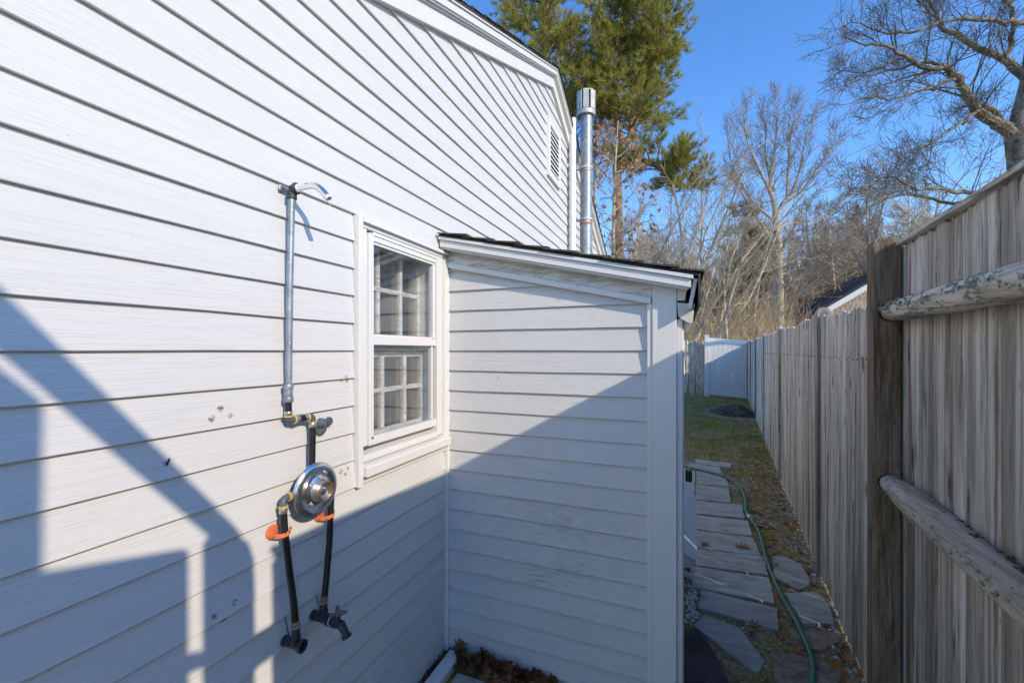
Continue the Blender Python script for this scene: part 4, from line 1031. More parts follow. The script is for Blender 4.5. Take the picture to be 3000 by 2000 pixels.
# ------------------------------------------------------------------ stepping stones
stones = [
 ('stone', 'narrow grey stone strip at the far end of the path', [(1.308,6.609),(1.760,6.551),(1.734,6.319),(1.597,6.307),(1.303,6.415)]),
 ('stone', 'tan-grey flagstone under the hose at the far path end', [(1.110,6.366),(1.590,6.292),(1.613,5.962),(1.302,5.995),(1.112,6.032)]),
 ('stone', 'small square flagstone by the shed, second row from far end', [(1.112,5.990),(1.286,5.962),(1.274,5.412),(1.115,5.422)]),
 ('stone', 'grey flagstone with slanted right edge, second row from far end', [(1.303,5.946),(1.619,5.924),(1.636,5.421),(1.288,5.393)]),
 ('stone', 'small flagstone partly behind the white board', [(1.115,5.388),(1.267,5.381),(1.254,4.800),(1.118,4.800)]),
 ('stone', 'grey flagstone in the third row from the far end', [(1.279,5.366),(1.624,5.376),(1.600,4.845),(1.262,4.815)]),
 ('stone', 'wide flagstone just left of the hose coupling', [(1.165,4.768),(1.692,4.822),(1.675,4.448),(1.163,4.392)]),
 ('stone', 'wide flagstone beyond the one bearing the orange leaf', [(1.163,4.362),(1.692,4.388),(1.685,4.044),(1.161,4.011)]),
 ('stone', 'wide rust-stained flagstone with an orange leaf on it', [(1.161,3.988),(1.687,4.013),(1.689,3.678),(1.159,3.626)]),
 ('stone', 'wide flagstone just in front of the orange leaf', [(1.183,3.614),(1.706,3.664),(1.688,3.376),(1.180,3.338)]),
 ('stone', 'wide bluish flagstone with a wide mossy joint behind it', [(1.207,3.313),(1.689,3.346),(1.664,3.014),(1.196,3.027)]),
 ('stone', 'long wedge-shaped flagstone crossed by a thin streak of sun', [(1.254,3.013),(1.668,2.962),(1.637,2.735),(1.231,2.797)]),
 ('stone', 'pointed grey flagstone set diagonally near the shed corner', [(1.261,2.741),(1.425,2.679),(1.451,2.630),(1.519,2.426),(1.475,2.333),(1.198,2.603)]),
 ('stone', 'rounded grey flagstone right of the hose', [(1.761,3.705),(1.857,3.730),(1.934,3.628),(1.936,3.394),(1.902,3.316),(1.836,3.244),(1.721,3.370)]),
 ('stone', 'tan-grey flagstone between the hose and the fence', [(1.738,3.160),(1.946,3.270),(1.961,3.072),(1.939,2.918),(1.774,2.853)]),
 ('stone_brown', 'half-buried mossy flagstone under the hose by the fence', [(1.644,2.657),(1.780,2.817),(1.953,2.860),(1.913,2.758),(1.813,2.650),(1.730,2.630)]),
 ('stone_brown', 'brown square flagstone under the hose nearest the camera', [(1.563,2.544),(1.719,2.549),(1.785,2.538),(1.849,2.494),(1.788,2.312),(1.527,2.189)]),
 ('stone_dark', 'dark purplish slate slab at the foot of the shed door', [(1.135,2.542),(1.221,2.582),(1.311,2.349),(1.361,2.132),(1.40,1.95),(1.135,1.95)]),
 ('stone', 'dark grey slab in the corner beside the plastic rail', [(0.145,1.80),(0.33,1.79),(0.36,1.45),(0.14,1.44)]),
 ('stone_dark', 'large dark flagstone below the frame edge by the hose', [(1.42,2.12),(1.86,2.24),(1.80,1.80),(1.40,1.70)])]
ro = random.Random(8)
for mt, lb, poly in stones:
    # irregular edge: subdivide and jitter, slight bevel
    pts = []
    for a, b in zip(poly, poly[1:] + poly[:1]):
        d = math.hypot(b[0] - a[0], b[1] - a[1]); n = max(1, int(d / 0.06))
        for i in range(n):
            t = i / n; j = 0.005 if i else 0.003
            pts.append((a[0] + (b[0] - a[0]) * t + ro.uniform(-j, j), a[1] + (b[1] - a[1]) * t + ro.uniform(-j, j)))
    cx_ = sum(p[0] for p in pts) / len(pts); cy_ = sum(p[1] for p in pts) / len(pts)
    tx, ty = ro.uniform(-0.008, 0.008), ro.uniform(-0.006, 0.006)
    hgt = 0.018 if 'half-buried' not in lb else 0.009
    def lv(z, s): return [(cx_ + (x - cx_) * s, cy_ + (y - cy_) * s, gz(x, y) + z + (x - cx_) * tx + (y - cy_) * ty) for x, y in pts]
    m_ = MB().sections([lv(-0.03, 0.985), lv(hgt - 0.004, 1.0), lv(hgt, 0.988)])
    tagp(build(m_, 'flagstone', mt), lb, 'flagstone', 'stepping stones of the side path')

# ------------------------------------------------------------------ hose
hp = [(1.06,6.15),(1.152,6.090),(1.327,5.976),(1.510,5.868),(1.657,5.686),(1.730,5.406),(1.743,5.036),(1.704,4.627),(1.711,4.436),(1.736,4.194),(1.731,3.921),(1.712,3.649),(1.707,3.372),(1.713,3.140),(1.727,2.943),(1.739,2.773),(1.742,2.619),(1.735,2.516),(1.718,2.416),(1.695,2.334),(1.667,2.241),(1.60,2.02),(1.50,1.8)]
def catmull(P, sub=6):
    out = []
    for i in range(len(P) - 1):
        p0, p1, p2, p3 = Vector(P[max(i - 1, 0)]), Vector(P[i]), Vector(P[i + 1]), Vector(P[min(i + 2, len(P) - 1)])
        for k in range(sub):
            t = k / sub
            out.append(0.5 * ((2 * p1) + (p2 - p0) * t + (2 * p0 - 5 * p1 + 4 * p2 - p3) * t * t + (3 * p1 - p0 - 3 * p2 + p3) * t ** 3))
    out.append(Vector(P[-1])); return out
hose = thing('garden_hose', 'green garden hose snaking along the stone path', 'hose', (1.7, 4.2, 0.0))
hq = random.Random(2)
hpts = catmull([(x, y, 0.031 + (0.0 if 2.9 < y < 6.2 else -0.004)) for x, y in hp])
build(MB().tube([tuple(p) for p in hpts], 0.0125, 10), 'tube', 'hose', hose, smooth=True)
ci = min(range(len(hpts)), key=lambda i: (hpts[i] - Vector((1.711, 4.436, 0.03))).length); cdv = (hpts[ci + 1] - hpts[ci - 1]).normalized()
build(MB().lathe([(-0.045, 0.0130), (-0.040, 0.0165), (0.0, 0.0165), (0.004, 0.0155)], hpts[ci], cdv, 14), 'coupling', 'white_tape', hose, smooth=True)
build(MB().lathe([(-0.075, 0.0132), (-0.070, 0.0160), (-0.05, 0.0160), (-0.046, 0.014)], hpts[ci], cdv, 14), 'coupling_nut', 'galv', hose, smooth=True)

# ------------------------------------------------------------------ pebbles, leaves, grass
ico_v, ico_f = [], []
ph = (1 + 5 ** 0.5) / 2
for a, b in ((1, ph), (-1, ph), (1, -ph), (-1, -ph)): ico_v += [(0, a, b), (a, b, 0), (b, 0, a)]
ico_v = np.array(ico_v) / np.linalg.norm(ico_v[0])
from itertools import combinations
el = min(np.linalg.norm(ico_v[i] - ico_v[j]) for i, j in combinations(range(12), 2))
for t in combinations(range(12), 3):
    if all(abs(np.linalg.norm(ico_v[i] - ico_v[j]) - el) < 1e-4 for i, j in combinations(t, 2)):
        i, j, k = t
        if np.dot(np.cross(ico_v[j] - ico_v[i], ico_v[k] - ico_v[i]), ico_v[i]) < 0: j, k = k, j
        ico_f.append((i, j, k))
ico_f = np.array(ico_f)
npr = np.random.RandomState(7)
def pebbles(pts, sizes, name, mat, label):
    V, F = [], []
    for i, (p, s) in enumerate(zip(pts, sizes)):
        j = 1 + npr.uniform(-0.22, 0.22, (12, 1)); sc = np.array([1, npr.uniform(0.6, 1.1), npr.uniform(0.5, 0.8)]) * s
        a = npr.uniform(0, 6.28); c, s_ = math.cos(a), math.sin(a)
        v = ico_v * j * sc; v = np.stack([v[:, 0] * c - v[:, 1] * s_, v[:, 0] * s_ + v[:, 1] * c, v[:, 2]], 1)
        V.append(v + p); F.append(ico_f + 12 * i)
    o = build_np(np.concatenate(V), np.concatenate(F), name, mat); tagp(o, label, kind='stuff'); return o
def in_poly(x, y, poly):
    r = False; n = len(poly)
    for i in range(n):
        x0, y0 = poly[i]; x1, y1 = poly[(i + 1) % n]
        if (y0 > y) != (y1 > y) and x < (x1 - x0) * (y - y0) / (y1 - y0) + x0: r = not r
    return r
SP = [s[2] for s in stones]
def free(x, y): return not any(in_poly(x, y, p) for p in SP)
pq = random.Random(13); pts, szs = [], []
while len(pts) < 2100:
    y = pq.uniform(2.0, 6.6); x = pq.uniform(1.14, fp(y).x - 0.005)
    dens = 0.16
    if x > fp(y).x - 0.14: dens = 1.0
    if 1.64 < x < 1.95 and 4.3 < y < 5.9: dens = 1.0
    if math.sin(x * 13 + y * 5) + math.sin(y * 7.3 - x * 4) < -0.3: dens *= 0.25
    if pq.random() > dens or not free(x, y): continue
    s = pq.uniform(0.004, 0.0105) * (1.25 if x > fp(y).x - 0.14 else 1)
    pts.append((x, y, s * 0.25)); szs.append(s)
pebbles(pts, szs, 'pebble_scatter', 'pebble', 'small mixed pebbles scattered between stones and fence')
pts, szs = [], []
for _ in range(130):
    y = pq.uniform(2.62, 3.06); s = pq.uniform(0.006, 0.012); pts.append((pq.gauss(1.19, 0.022), y, s * 0.6)); szs.append(s)
for _ in range(10):
    s = pq.uniform(0.008, 0.013); pts.append((pq.gauss(0.46, 0.03), pq.gauss(1.85, 0.02), s * 0.6)); szs.append(s)
pebbles(pts, szs, 'white_pebbles', 'pebble_white', 'white pebbles lying along the shed wall')
# oak leaves
def leaf_outline(s, q):
    prof = [(0.0, 0.02), (0.10, 0.05), (0.18, 0.20), (0.26, 0.26), (0.32, 0.10), (0.42, 0.14), (0.50, 0.38), (0.58, 0.42), (0.62, 0.16), (0.70, 0.15), (0.78, 0.30), (0.86, 0.27), (0.88, 0.10), (1.0, 0.03)]
    return [(a * s, w * s * q.uniform(0.8, 1.2)) for a, w in prof]
def add_leaf(mb_, c, s, yaw, q, curl=1.0, pitch=0.0, roll=0.0):
    pr_ = leaf_outline(s, q); n = len(pr_); b = len(mb_.v)
    rot = Matrix.Rotation(yaw, 3, 'Z') @ Matrix.Rotation(pitch, 3, 'Y') @ Matrix.Rotation(roll, 3, 'X')
    cu = curl * q.uniform(0.5, 1.2)
    for a, w_ in pr_:
        zc = cu * 0.22 * s * ((a / s - 0.5) ** 2 * 2)
        for sgn in (-1, 0, 1):
            z = zc + (abs(w_) * cu * 0.55 if sgn else 0.0)
            v_ = rot @ Vector((a - s * 0.5, sgn * w_, z)) + Vector(c)
            mb_.v.append(tuple(v_))
    for i in range(n - 1):
        for k in range(2): p = b + i * 3 + k; mb_.f.append((p, p + 1, p + 4, p + 3))
lq = random.Random(17)
leaves = [((1.575, 3.774, 0.022), 0.115, 0.2, 'leaf', 'orange oak leaf lying on the rust-stained flagstone'), ((1.30, 3.70, 0.022), 0.09, 1.2, 'leaf_dark', 'dark brown curled leaf beside the white board'),
          ((1.775, 3.93, 0.01), 0.09, 2.2, 'leaf', 'brown curled leaf touching the hose right of the path'), ((1.759, 3.546, 0.022), 0.05, 0.4, 'leaf', 'small brown leaf on the rounded flagstone'),
          ((1.927, 2.626, 0.012), 0.10, 0.8, 'leaf_pale', 'pale tan oak leaf by the fence foot near the camera'), ((1.546, 6.96, 0.02), 0.08, 0.3, 'leaf', 'brown leaf on the turf past the last stone'),
          ((1.845, 6.28, 0.01), 0.09, 1.0, 'leaf', 'brown leaf right of the far end of the path'), ((1.72, 4.33, 0.01), 0.08, 2.8, 'leaf', 'brown leaf beside the hose coupling')]
for c, s, ya, mt, lb in leaves:
    lm = MB(); add_leaf(lm, c, s, ya, lq, 0.8); tagp(build(lm, 'oak_leaf', mt, smooth=True), lb, 'leaf', 'fallen oak leaves')
lm = MB()
for _ in range(85):      # drift of wet leaves in the corner
    t = lq.random() ** 0.8; add_leaf(lm, (0.06 + t * 0.55 + lq.uniform(-0.02, 0.02), 1.885 - lq.random() ** 2 * 0.10, 0.02 + 0.075 * (1 - t) * lq.random()), lq.uniform(0.05, 0.10), lq.uniform(0, 6.3), lq, 1.4, lq.uniform(-1.2, 1.2), lq.uniform(-1, 1))
for _ in range(14): add_leaf(lm, (0.035, lq.uniform(1.35, 1.85), 0.03), 0.06, lq.uniform(0, 6), lq, 1.3, lq.uniform(-1, 1), lq.uniform(-1, 1))
tagp(build(lm, 'leaf_drift', 'leaf_dark'), 'drift of dead brown leaves in the wall corner', kind='stuff')
lm = MB()
for _ in range(620):
    y = 2.2 + 12.5 * lq.random() ** 1.3; w_ = fp(y).x - 1.2
    x = fp(y).x - 0.04 - abs(lq.gauss(0, 0.22)) if lq.random() < 0.7 else 1.2 + lq.random() * w_
    if y < 6.6 and not free(x, y): continue
    add_leaf(lm, (x, y, gz(x, y) + 0.012), lq.uniform(0.03, 0.075), lq.uniform(0, 6.3), lq, 1.0, lq.uniform(-0.3, 0.3), lq.uniform(-0.3, 0.3))
tagp(build(lm, 'leaf_litter', 'leaf'), 'scattered dead leaves along the fence foot and lawn', kind='stuff')
# turf
N = 52000
gy = 5.6 + 10.0 * npr.rand(N) ** 0.9; gx = 0.6 + npr.rand(N) * (2.04 + 0.0875 * (gy - 3.556) - 0.62)
keep = ~(((gx < 1.80) & (gy < 6.62)) | ((gy < 7.0) & (npr.rand(N) < 0.6)) | (((gx - 2.25) / 0.75) ** 2 + ((gy - 11.7) / 1.15) ** 2 < 0.9))
gx, gy = gx[keep], gy[keep]; n = len(gx)
gzz = np.where(gy > 8, 0.012 * (gy - 8) * np.clip((3.4 - gx) / 2, 0, 1), 0.0)
h = npr.uniform(0.012, 0.038, n); an = npr.uniform(0, 6.28, n); wd = npr.uniform(0.003, 0.006, n); tl = npr.uniform(0.0, 0.05, n)
V = np.zeros((n, 3, 3)); dx, dy = np.cos(an), np.sin(an)
V[:, 0] = np.stack([gx - dy * wd, gy + dx * wd, gzz], 1); V[:, 1] = np.stack([gx + dy * wd, gy - dx * wd, gzz], 1); V[:, 2] = np.stack([gx + dx * tl, gy + dy * tl, gzz + h], 1)
o = build_np(V.reshape(-1, 3), np.arange(3 * n).reshape(-1, 3), 'turf', 'grass'); tagp(o, 'short patchy green and straw-coloured turf', kind='stuff')
N = 9000       # moss and straw bits near the stones
gy = 2.0 + 4.8 * npr.rand(N); gx = 1.16 + npr.rand(N) * 0.9
keep = np.array([free(x, y) and x < fp(y).x - 0.01 for x, y in zip(gx, gy)]); gx, gy = gx[keep], gy[keep]; n = len(gx)
h = npr.uniform(0.002, 0.012, n); an = npr.uniform(0, 6.28, n); wd = npr.uniform(0.0012, 0.003, n); tl = npr.uniform(0.01, 0.05, n); V = np.zeros((n, 3, 3)); dx, dy = np.cos(an), np.sin(an)
V[:, 0] = np.stack([gx - dy * wd, gy + dx * wd, 0 * gx + 0.004], 1); V[:, 1] = np.stack([gx + dy * wd, gy - dx * wd, 0 * gx + 0.004], 1); V[:, 2] = np.stack([gx + dx * tl, gy + dy * tl, h], 1)
o = build_np(V.reshape(-1, 3), np.arange(3 * n).reshape(-1, 3), 'straw_bits', 'grass'); tagp(o, 'bits of straw and moss between the stones', kind='stuff')

# ------------------------------------------------------------------ trees
class Tree:
    """collects tubes as numpy-ready lists: thick wood and twigs apart"""
    def __init__(s, seed): s.w = MB(); s.t = MB(); s.q = random.Random(seed); s.tips = []
    def limb(s, pts, r0, r1, n=7, twig=False):
        k = len(pts); rad = [r0 + (r1 - r0) * (i / (k - 1)) ** 0.85 for i in range(k)]
        (s.t if twig else s.w).tube(pts, rad, n, False)
    def grow(s, p, d, L, r, lvl, maxl, P):
        q = s.q; n = max(3, P.get('seg', 5) - lvl); pts = [Vector(p)]; d = Vector(d).normalized()
        for i in range(n):
            d = (d + Vector((q.gauss(0, 1), q.gauss(0, 1), q.gauss(0, 1))) * P['wig'] + Vector((0, 0, P['up'] * (1 if lvl < maxl else 0.6)))).normalized()
            pts.append(pts[-1] + d * L / n)
        thin = r < P.get('thin', 0.02)
        s.limb(pts, r, max(r * 0.35, P['rmin'] * 0.7), 3 if thin else (5 if r < 0.06 else 7), thin)
        s.side(pts, L, r, lvl, maxl, P)
        if lvl >= maxl: s.tips.append((pts[-1], d))
    def side(s, pts, L, r, lvl, maxl, P, count=None, start=0.15):
        if lvl >= maxl: return
        q = s.q; cnt = count or max(2, int(P['kids'][min(lvl, len(P['kids']) - 1)] * q.uniform(0.75, 1.25)))
        for c in range(cnt):
            t = start + (1 - start) * (c + q.random()) / cnt; f = t * (len(pts) - 1); i = min(int(f), len(pts) - 2); fr = f - i
            base = pts[i].lerp(pts[i + 1], fr); ax = (pts[i + 1] - pts[i]).normalized()
            side = ax.orthogonal().normalized(); side = Matrix.Rotation(q.uniform(0, 6.283), 3, ax) @ side
            if P.get('flat'): side = Vector((side.x, side.y, side.z * (1 - P['flat']) + 0.05)).normalized()
            ang = math.radians(q.uniform(*P['ang'])); dd = ax * math.cos(ang) + side * math.sin(ang)
            ll = L * P['ratio'] * q.uniform(0.55, 1.15) * (1.15 - 0.6 * t)
            rr_ = max(r * (1 - 0.6 * t) * q.uniform(0.32, 0.52), P['rmin'])
            s.grow(base, dd, max(ll, P['lmin']), rr_, lvl + 1, maxl, P)
    def make(s, name, label, cat, bark, twig, base, group=None):
        t = thing(name, label, cat, base, group)
        if s.w.v: build(s.w, 'trunk', bark, t, smooth=True)
        if s.t.v: build(s.t, 'crown', twig, t)
        return t
V3 = lambda L: [Vector(p) for p in L]

# --- big oak reaching in from the right
ok = Tree(31)
PO = dict(wig=0.13, up=0.05, kids=[7, 6, 5], ang=(28, 62), ratio=0.42, rmin=0.0038, lmin=0.22, thin=0.022, seg=6)
trunk = V3([(8.40,13.15,0.0),(8.35,13.12,1.56),(8.26,13.08,4.27),(8.12,13.02,5.80),(8.07,13.00,6.31),(8.15,13.04,6.82),(8.29,13.09,7.50),(8.39,13.13,8.34),(8.48,13.17,9.36),(8.48,13.17,10.6),(8.6,13.2,12.0)])
ok.w.tube(trunk, [0.34, 0.27, 0.235, 0.215, 0.215, 0.165, 0.145, 0.13, 0.11, 0.08, 0.04], 12, False)
limbs = dict(
 A=([(8.24,13.10,6.22),(7.70,12.77,6.49),(7.30,12.52,6.63),(6.97,12.30,6.91),(6.77,12.13,7.13),(6.51,11.94,7.40),(6.28,11.76,7.54),(5.82,11.49,7.49),(5.39,11.23,7.66),(5.01,10.98,7.79),(4.60,10.73,7.79),(4.14,10.46,7.89)], 0.125, 0.009),
 B=([(8.31,13.10,7.60),(8.14,13.14,7.90),(7.90,13.15,8.14),(7.64,13.15,8.42),(7.21,13.09,8.77),(6.84,13.05,9.02),(6.77,13.13,9.31),(6.55,13.15,9.72),(6.26,13.14,10.13)], 0.105, 0.015),
 D=([(8.45,13.16,8.92),(8.13,12.93,8.79),(7.63,12.64,8.72),(7.11,12.34,8.75),(6.45,11.98,8.65),(5.83,11.64,8.36),(5.19,11.29,8.23),(4.59,10.95,8.35),(4.23,10.72,8.35)], 0.065, 0.006),
 D2=([(7.95,13.20,8.18),(8.06,13.2,8.54),(8.10,13.18,8.93),(7.96,12.99,9.18),(7.62,12.72,9.45)], 0.06, 0.03),
 E=([(7.09,12.35,6.78),(6.70,11.94,6.42),(6.36,11.61,6.20),(5.97,11.26,5.89),(5.53,10.89,5.59),(5.13,10.54,5.38)], 0.045, 0.008),
 L4=([(6.55,11.95,7.35),(5.98,11.46,6.99),(5.60,11.13,6.83),(5.15,10.78,6.61),(4.47,10.33,6.51),(3.91,9.94,6.27)], 0.045, 0.007),
 L5=([(6.28,11.76,7.54),(5.99,11.90,7.80),(5.71,12.06,7.87),(5.02,12.05,7.93),(4.42,12.08,8.02)], 0.04, 0.007),
 L1=([(8.29,13.09,4.27),(7.30,12.46,4.84),(6.71,12.00,4.90),(6.02,11.49,4.90),(5.44,11.03,4.86),(4.94,10.60,5.02),(4.41,10.15,4.67),(3.95,9.74,4.44)], 0.06, 0.006),
 L2=([(8.29,13.09,4.07),(7.24,12.59,4.72),(6.66,12.29,4.80),(6.22,12.03,4.84),(5.85,11.81,4.88),(5.45,11.57,4.89),(5.02,11.32,4.70),(4.51,11.04,4.45)], 0.055, 0.006),
 C=([(8.20,13.05,6.35),(7.56,12.69,6.83),(7.19,12.43,6.91),(6.88,12.20,6.86)], 0.06, 0.03),
 U=([(6.80,13.1,9.2),(6.71,13.32,9.87),(6.52,13.35,10.47)], 0.05, 0.02))
for nm, (pp, r0, r1) in limbs.items():
    pp = V3(pp); L = sum((b - a).length for a, b in zip(pp, pp[1:]))
    fine = [Vector(p) for p in catmull(pp, 3)]
    jq = random.Random(nm); fine = [fine[0]] + [p + Vector((jq.gauss(0, .02), jq.gauss(0, .02), jq.gauss(0, .02))) for p in fine[1:]]
    ok.limb(fine, r0, r1, 8)
    ok.side(fine, L * 0.72, r0 * 0.55, 0, 3, PO, count=int(11 + L * 3.4), start=0.22 if L > 2 else 0.1)
ok.make('oak_tree', 'large bare oak reaching over the fence at upper right', 'tree', 'bark_oak', 'bark_oak', (8.4, 13.15, 0))

# --- tall pale bare tree in the middle distance
ct = Tree(33)
PCt = dict(wig=0.10, up=0.10, kids=[10, 6, 5], ang=(20, 52), ratio=0.44, rmin=0.006, lmin=0.35, thin=0.03, seg=6)
ct.w.tube(V3([(5.79,25.56,-0.1),(5.77,25.55,1.56),(5.75,25.54,4.70),(5.70,25.52,7.31),(5.63,25.49,8.00),(5.58,25.47,8.79)]), [0.30, 0.26, 0.22, 0.19, 0.18, 0.15], 10, False)
for pp, r0 in (([(5.58,25.47,8.71),(5.45,25.47,9.44),(5.35,25.49,10.24),(5.55,25.62,11.84),(5.67,25.72,12.90),(5.75,25.81,13.96),(5.87,25.91,14.78)], 0.13),
  ([(5.52,25.45,9.18),(5.20,25.18,9.92),(4.89,24.91,10.49),(4.51,24.61,11.28),(4.20,24.34,11.91),(4.01,24.12,12.84),(3.92,23.94,13.75)], 0.10),
  ([(5.61,25.48,8.48),(5.99,25.81,9.24),(6.47,26.19,9.94),(6.89,26.53,11.04),(7.08,26.79,12.08),(7.35,27.08,13.30),(7.70,27.40,14.38)], 0.11),
  ([(5.88,25.59,9.10),(6.49,25.62,9.42),(6.87,25.56,9.81),(7.39,25.55,10.66),(7.89,25.53,11.55),(8.17,25.43,12.21)], 0.08),
  ([(5.61,25.48,8.16),(5.10,25.39,8.66),(4.60,25.29,9.17),(4.10,25.20,10.08),(3.59,25.11,11.16),(3.38,25.13,12.41),(3.31,25.21,13.67)], 0.08),
  ([(5.65,25.50,7.85),(6.28,25.91,8.13),(7.43,26.53,8.33),(8.59,27.16,9.10),(9.16,27.55,10.04)], 0.07),
  ([(5.70,25.52,6.28),(5.16,24.90,7.43),(4.31,24.16,8.62),(3.77,23.54,9.39),(3.32,22.95,9.98)], 0.09),
  ([(5.74,25.53,5.88),(6.33,25.50,6.30),(7.20,25.58,6.17),(7.91,25.59,6.57),(8.52,25.57,7.11)], 0.06),
  ([(5.52,25.45,9.81),(5.27,25.62,10.94),(5.17,25.84,12.01),(5.25,26.15,13.34),(5.18,26.39,14.54)], 0.08),
  ([(6.17,25.85,9.50),(6.15,25.56,10.55),(6.19,25.44,11.66),(6.30,25.36,12.76),(6.38,25.25,13.85)], 0.08)):
    pp = V3(pp); L = sum((b - a).length for a, b in zip(pp, pp[1:])); fine = [Vector(p) for p in catmull(pp, 3)]
    ct.limb(fine, r0, 0.012, 7); ct.side(fine, L * 0.62, r0 * 0.6, 0, 3, PCt, count=int(10 + L * 2.2), start=0.2)
for k in range(8):      # low drooping boughs
    a = ct.q.uniform(0, 6.28); z = ct.q.uniform(3.0, 7.0); p = Vector((5.74, 25.53, z))
    ct.grow(p, (math.cos(a), math.sin(a), 0.35), ct.q.uniform(2.2, 3.4), 0.04, 0, 3, PCt)
ct.make('bare_tree', 'tall pale bare tree standing alone against the sky', 'tree', 'bark_pale', 'bark_red', (5.79, 25.56, 0))

# --- pines
def needle_mesh(tufts, L, w, per, seed):
    q = np.random.RandomState(seed); T = np.array([t[0] for t in tufts]); D = np.array([t[1] for t in tufts]); n = len(T)
    P_ = np.repeat(T, per, 0) + q.normal(0, 0.035, (n * per, 3)); Dd = np.repeat(D, per, 0)
    d = Dd * 0.9 + q.normal(0, 0.62, (n * per, 3)); d[:, 2] += 0.3; d /= np.linalg.norm(d, axis=1)[:, None]
    ln = L * q.uniform(0.65, 1.2, (n * per, 1)); sd = np.cross(d, q.normal(0, 1, (n * per, 3))); sd /= np.linalg.norm(sd, axis=1)[:, None] + 1e-9
    V = np.zeros((n * per, 3, 3)); V[:, 0] = P_ - sd * w / 2; V[:, 1] = P_ + sd * w / 2; V[:, 2] = P_ + d * ln
    return V.reshape(-1, 3), np.arange(3 * n * per).reshape(-1, 3)
def pine(seed, trunks, r0, crown, label, base, mats, needle_len=0.25, tuft_w=0.021, per=22, dead=0, name='pine_tree'):
    """crown: list of (z0, z1, radius profile fn, count) for live boughs along trunks[0]"""
    tr = Tree(seed); q = tr.q
    for i, tk in enumerate(trunks):
        k = len(tk); tr.w.tube(V3(tk), [max(r0 * (0.75 if i else 1) * (1 - 0.85 * j / (k - 1)), 0.03) for j in range(k)], 10, False)
    tufts = []
    def trunk_at(z, tk):
        for a, b in zip(tk, tk[1:]):
            if a[2] <= z <= b[2]: t = (z - a[2]) / (b[2] - a[2] + 1e-9); return Vector(a).lerp(Vector(b), t)
        return Vector(tk[-1] if z > tk[-1][2] else tk[0])
    for (ti, z0, z1, rad, cnt, *along) in crown:
        for c in range(cnt):
            f = (c + q.random()) / cnt; z = z0 + (z1 - z0) * f; a = q.uniform(0, 6.283); L = rad(f) * q.uniform(0.6, 1.1)
            p = trunk_at(z, trunks[ti]); d = Vector((math.cos(a), math.sin(a), q.uniform(-0.05, 0.55)))
            if along:
                tk = trunks[ti]; ff = (0.35 + 0.65 * f) * (len(tk) - 1); ii = min(int(ff), len(tk) - 2); p = Vector(tk[ii]).lerp(Vector(tk[ii + 1]), ff - ii)
            pts = [p]; dd = d.normalized(); n = 6
            for j in range(n):
                dd = (dd + Vector((q.gauss(0, .18), q.gauss(0, .18), q.gauss(0, .12) + 0.05))).normalized(); pts.append(pts[-1] + dd * L / n)
            tr.limb(pts, 0.045 * (0.5 + L / 4), 0.010, 5)
            for j in range(2, n + 1):
                m_ = int(3 + L * 0.9) if j < n else 4
                for _ in range(m_):
                    side = Vector((q.gauss(0, 1), q.gauss(0, 1), q.gauss(0, 0.5) + 0.35)).normalized()
                    d2 = ((pts[j] - pts[j - 1]).normalized() * 0.7 + side * 0.8).normalized(); l2 = q.uniform(0.25, 0.75) * (0.6 + 0.2 * L)
                    e = pts[j] + d2 * l2; mid = pts[j].lerp(e, 0.5) + Vector((0, 0, q.uniform(-0.03, 0.06)))
                    tr.limb([pts[j], mid, e], 0.012, 0.006, 3, True)
                    for u in (0.66, 1.0):
                        tufts.append((tuple(pts[j].lerp(e, u)), tuple(d2)))
    for k in range(dead):
        z = q.uniform(2.5, crown[0][1] + 1.5); p = trunk_at(z, trunks[0]); a = q.uniform(0, 6.28)
        tr.grow(p, (math.cos(a), math.sin(a), q.uniform(-0.1, 0.35)), q.uniform(0.8, 2.2), 0.03, 1, 3, dict(wig=0.22, up=0.02, kids=[4, 4, 3], ang=(30, 70), ratio=0.5, rmin=0.008, lmin=0.25, thin=0.03, seg=5))
    t = thing(name, label, 'tree', base); build(tr.w, 'trunk', mats[0], t, smooth=True); build(tr.t, 'twigs', mats[0], t)['kind'] = 'stuff'
    V, F = needle_mesh(tufts, needle_len, tuft_w, per, seed); build_np(V, F, 'needles', mats[1], t)
    return len(tufts)
p2 = [(-1.37,17.85,-0.49),(-1.33,17.86,3.0),(-1.30,17.87,5.58),(-1.33,17.86,8.08),(-1.37,17.85,9.15),(-1.13,17.94,10.01),(-1.37,17.85,10.79),(-1.43,17.82,11.65),(-1.30,17.87,13.08),(-1.17,17.92,14.51),(-0.97,18.00,16.3)]
p2f = [(-1.13,17.94,10.01),(-0.84,18.06,10.29),(-0.74,18.10,11.29),(-0.70,18.11,12.22),(-0.37,18.24,13.44),(0.03,18.40,14.7)]
p2l = [(-1.37, 17.85, 8.9), (-0.6, 17.9, 9.3), (0.2, 18.1, 9.0), (0.9, 18.3, 8.5), (1.5, 18.5, 7.9)]
pine(41, [p2, p2f, p2l], 0.24, [(0, 10.9, 16.3, lambda f: 2.35 - 1.2 * f ** 1.6, 46), (1, 10.05, 14.9, lambda f: 2.45 - 1.0 * f, 44), (2, 0, 1, lambda f: 1.45 - 0.4 * f, 22, True)], 'tall pine with forked trunk standing right of the flue', (-1.37, 17.85, 0), ('bark_pine', 'needle'), dead=26)
p1 = [(-4.45,17.69,-0.6),(-4.45,17.69,5.0),(-4.45,17.69,9.96),(-4.45,17.69,14.26),(-4.31,17.74,16.00),(-4.24,17.77,18.27),(-4.17,17.80,20.2)]
pine(42, [p1], 0.26, [(0, 11.2, 20.0, lambda f: 3.0 - 1.6 * f ** 1.4, 72)], 'tall pine rising behind the house roof', (-4.45, 17.69, 0), ('bark_pine', 'needle'), dead=12)
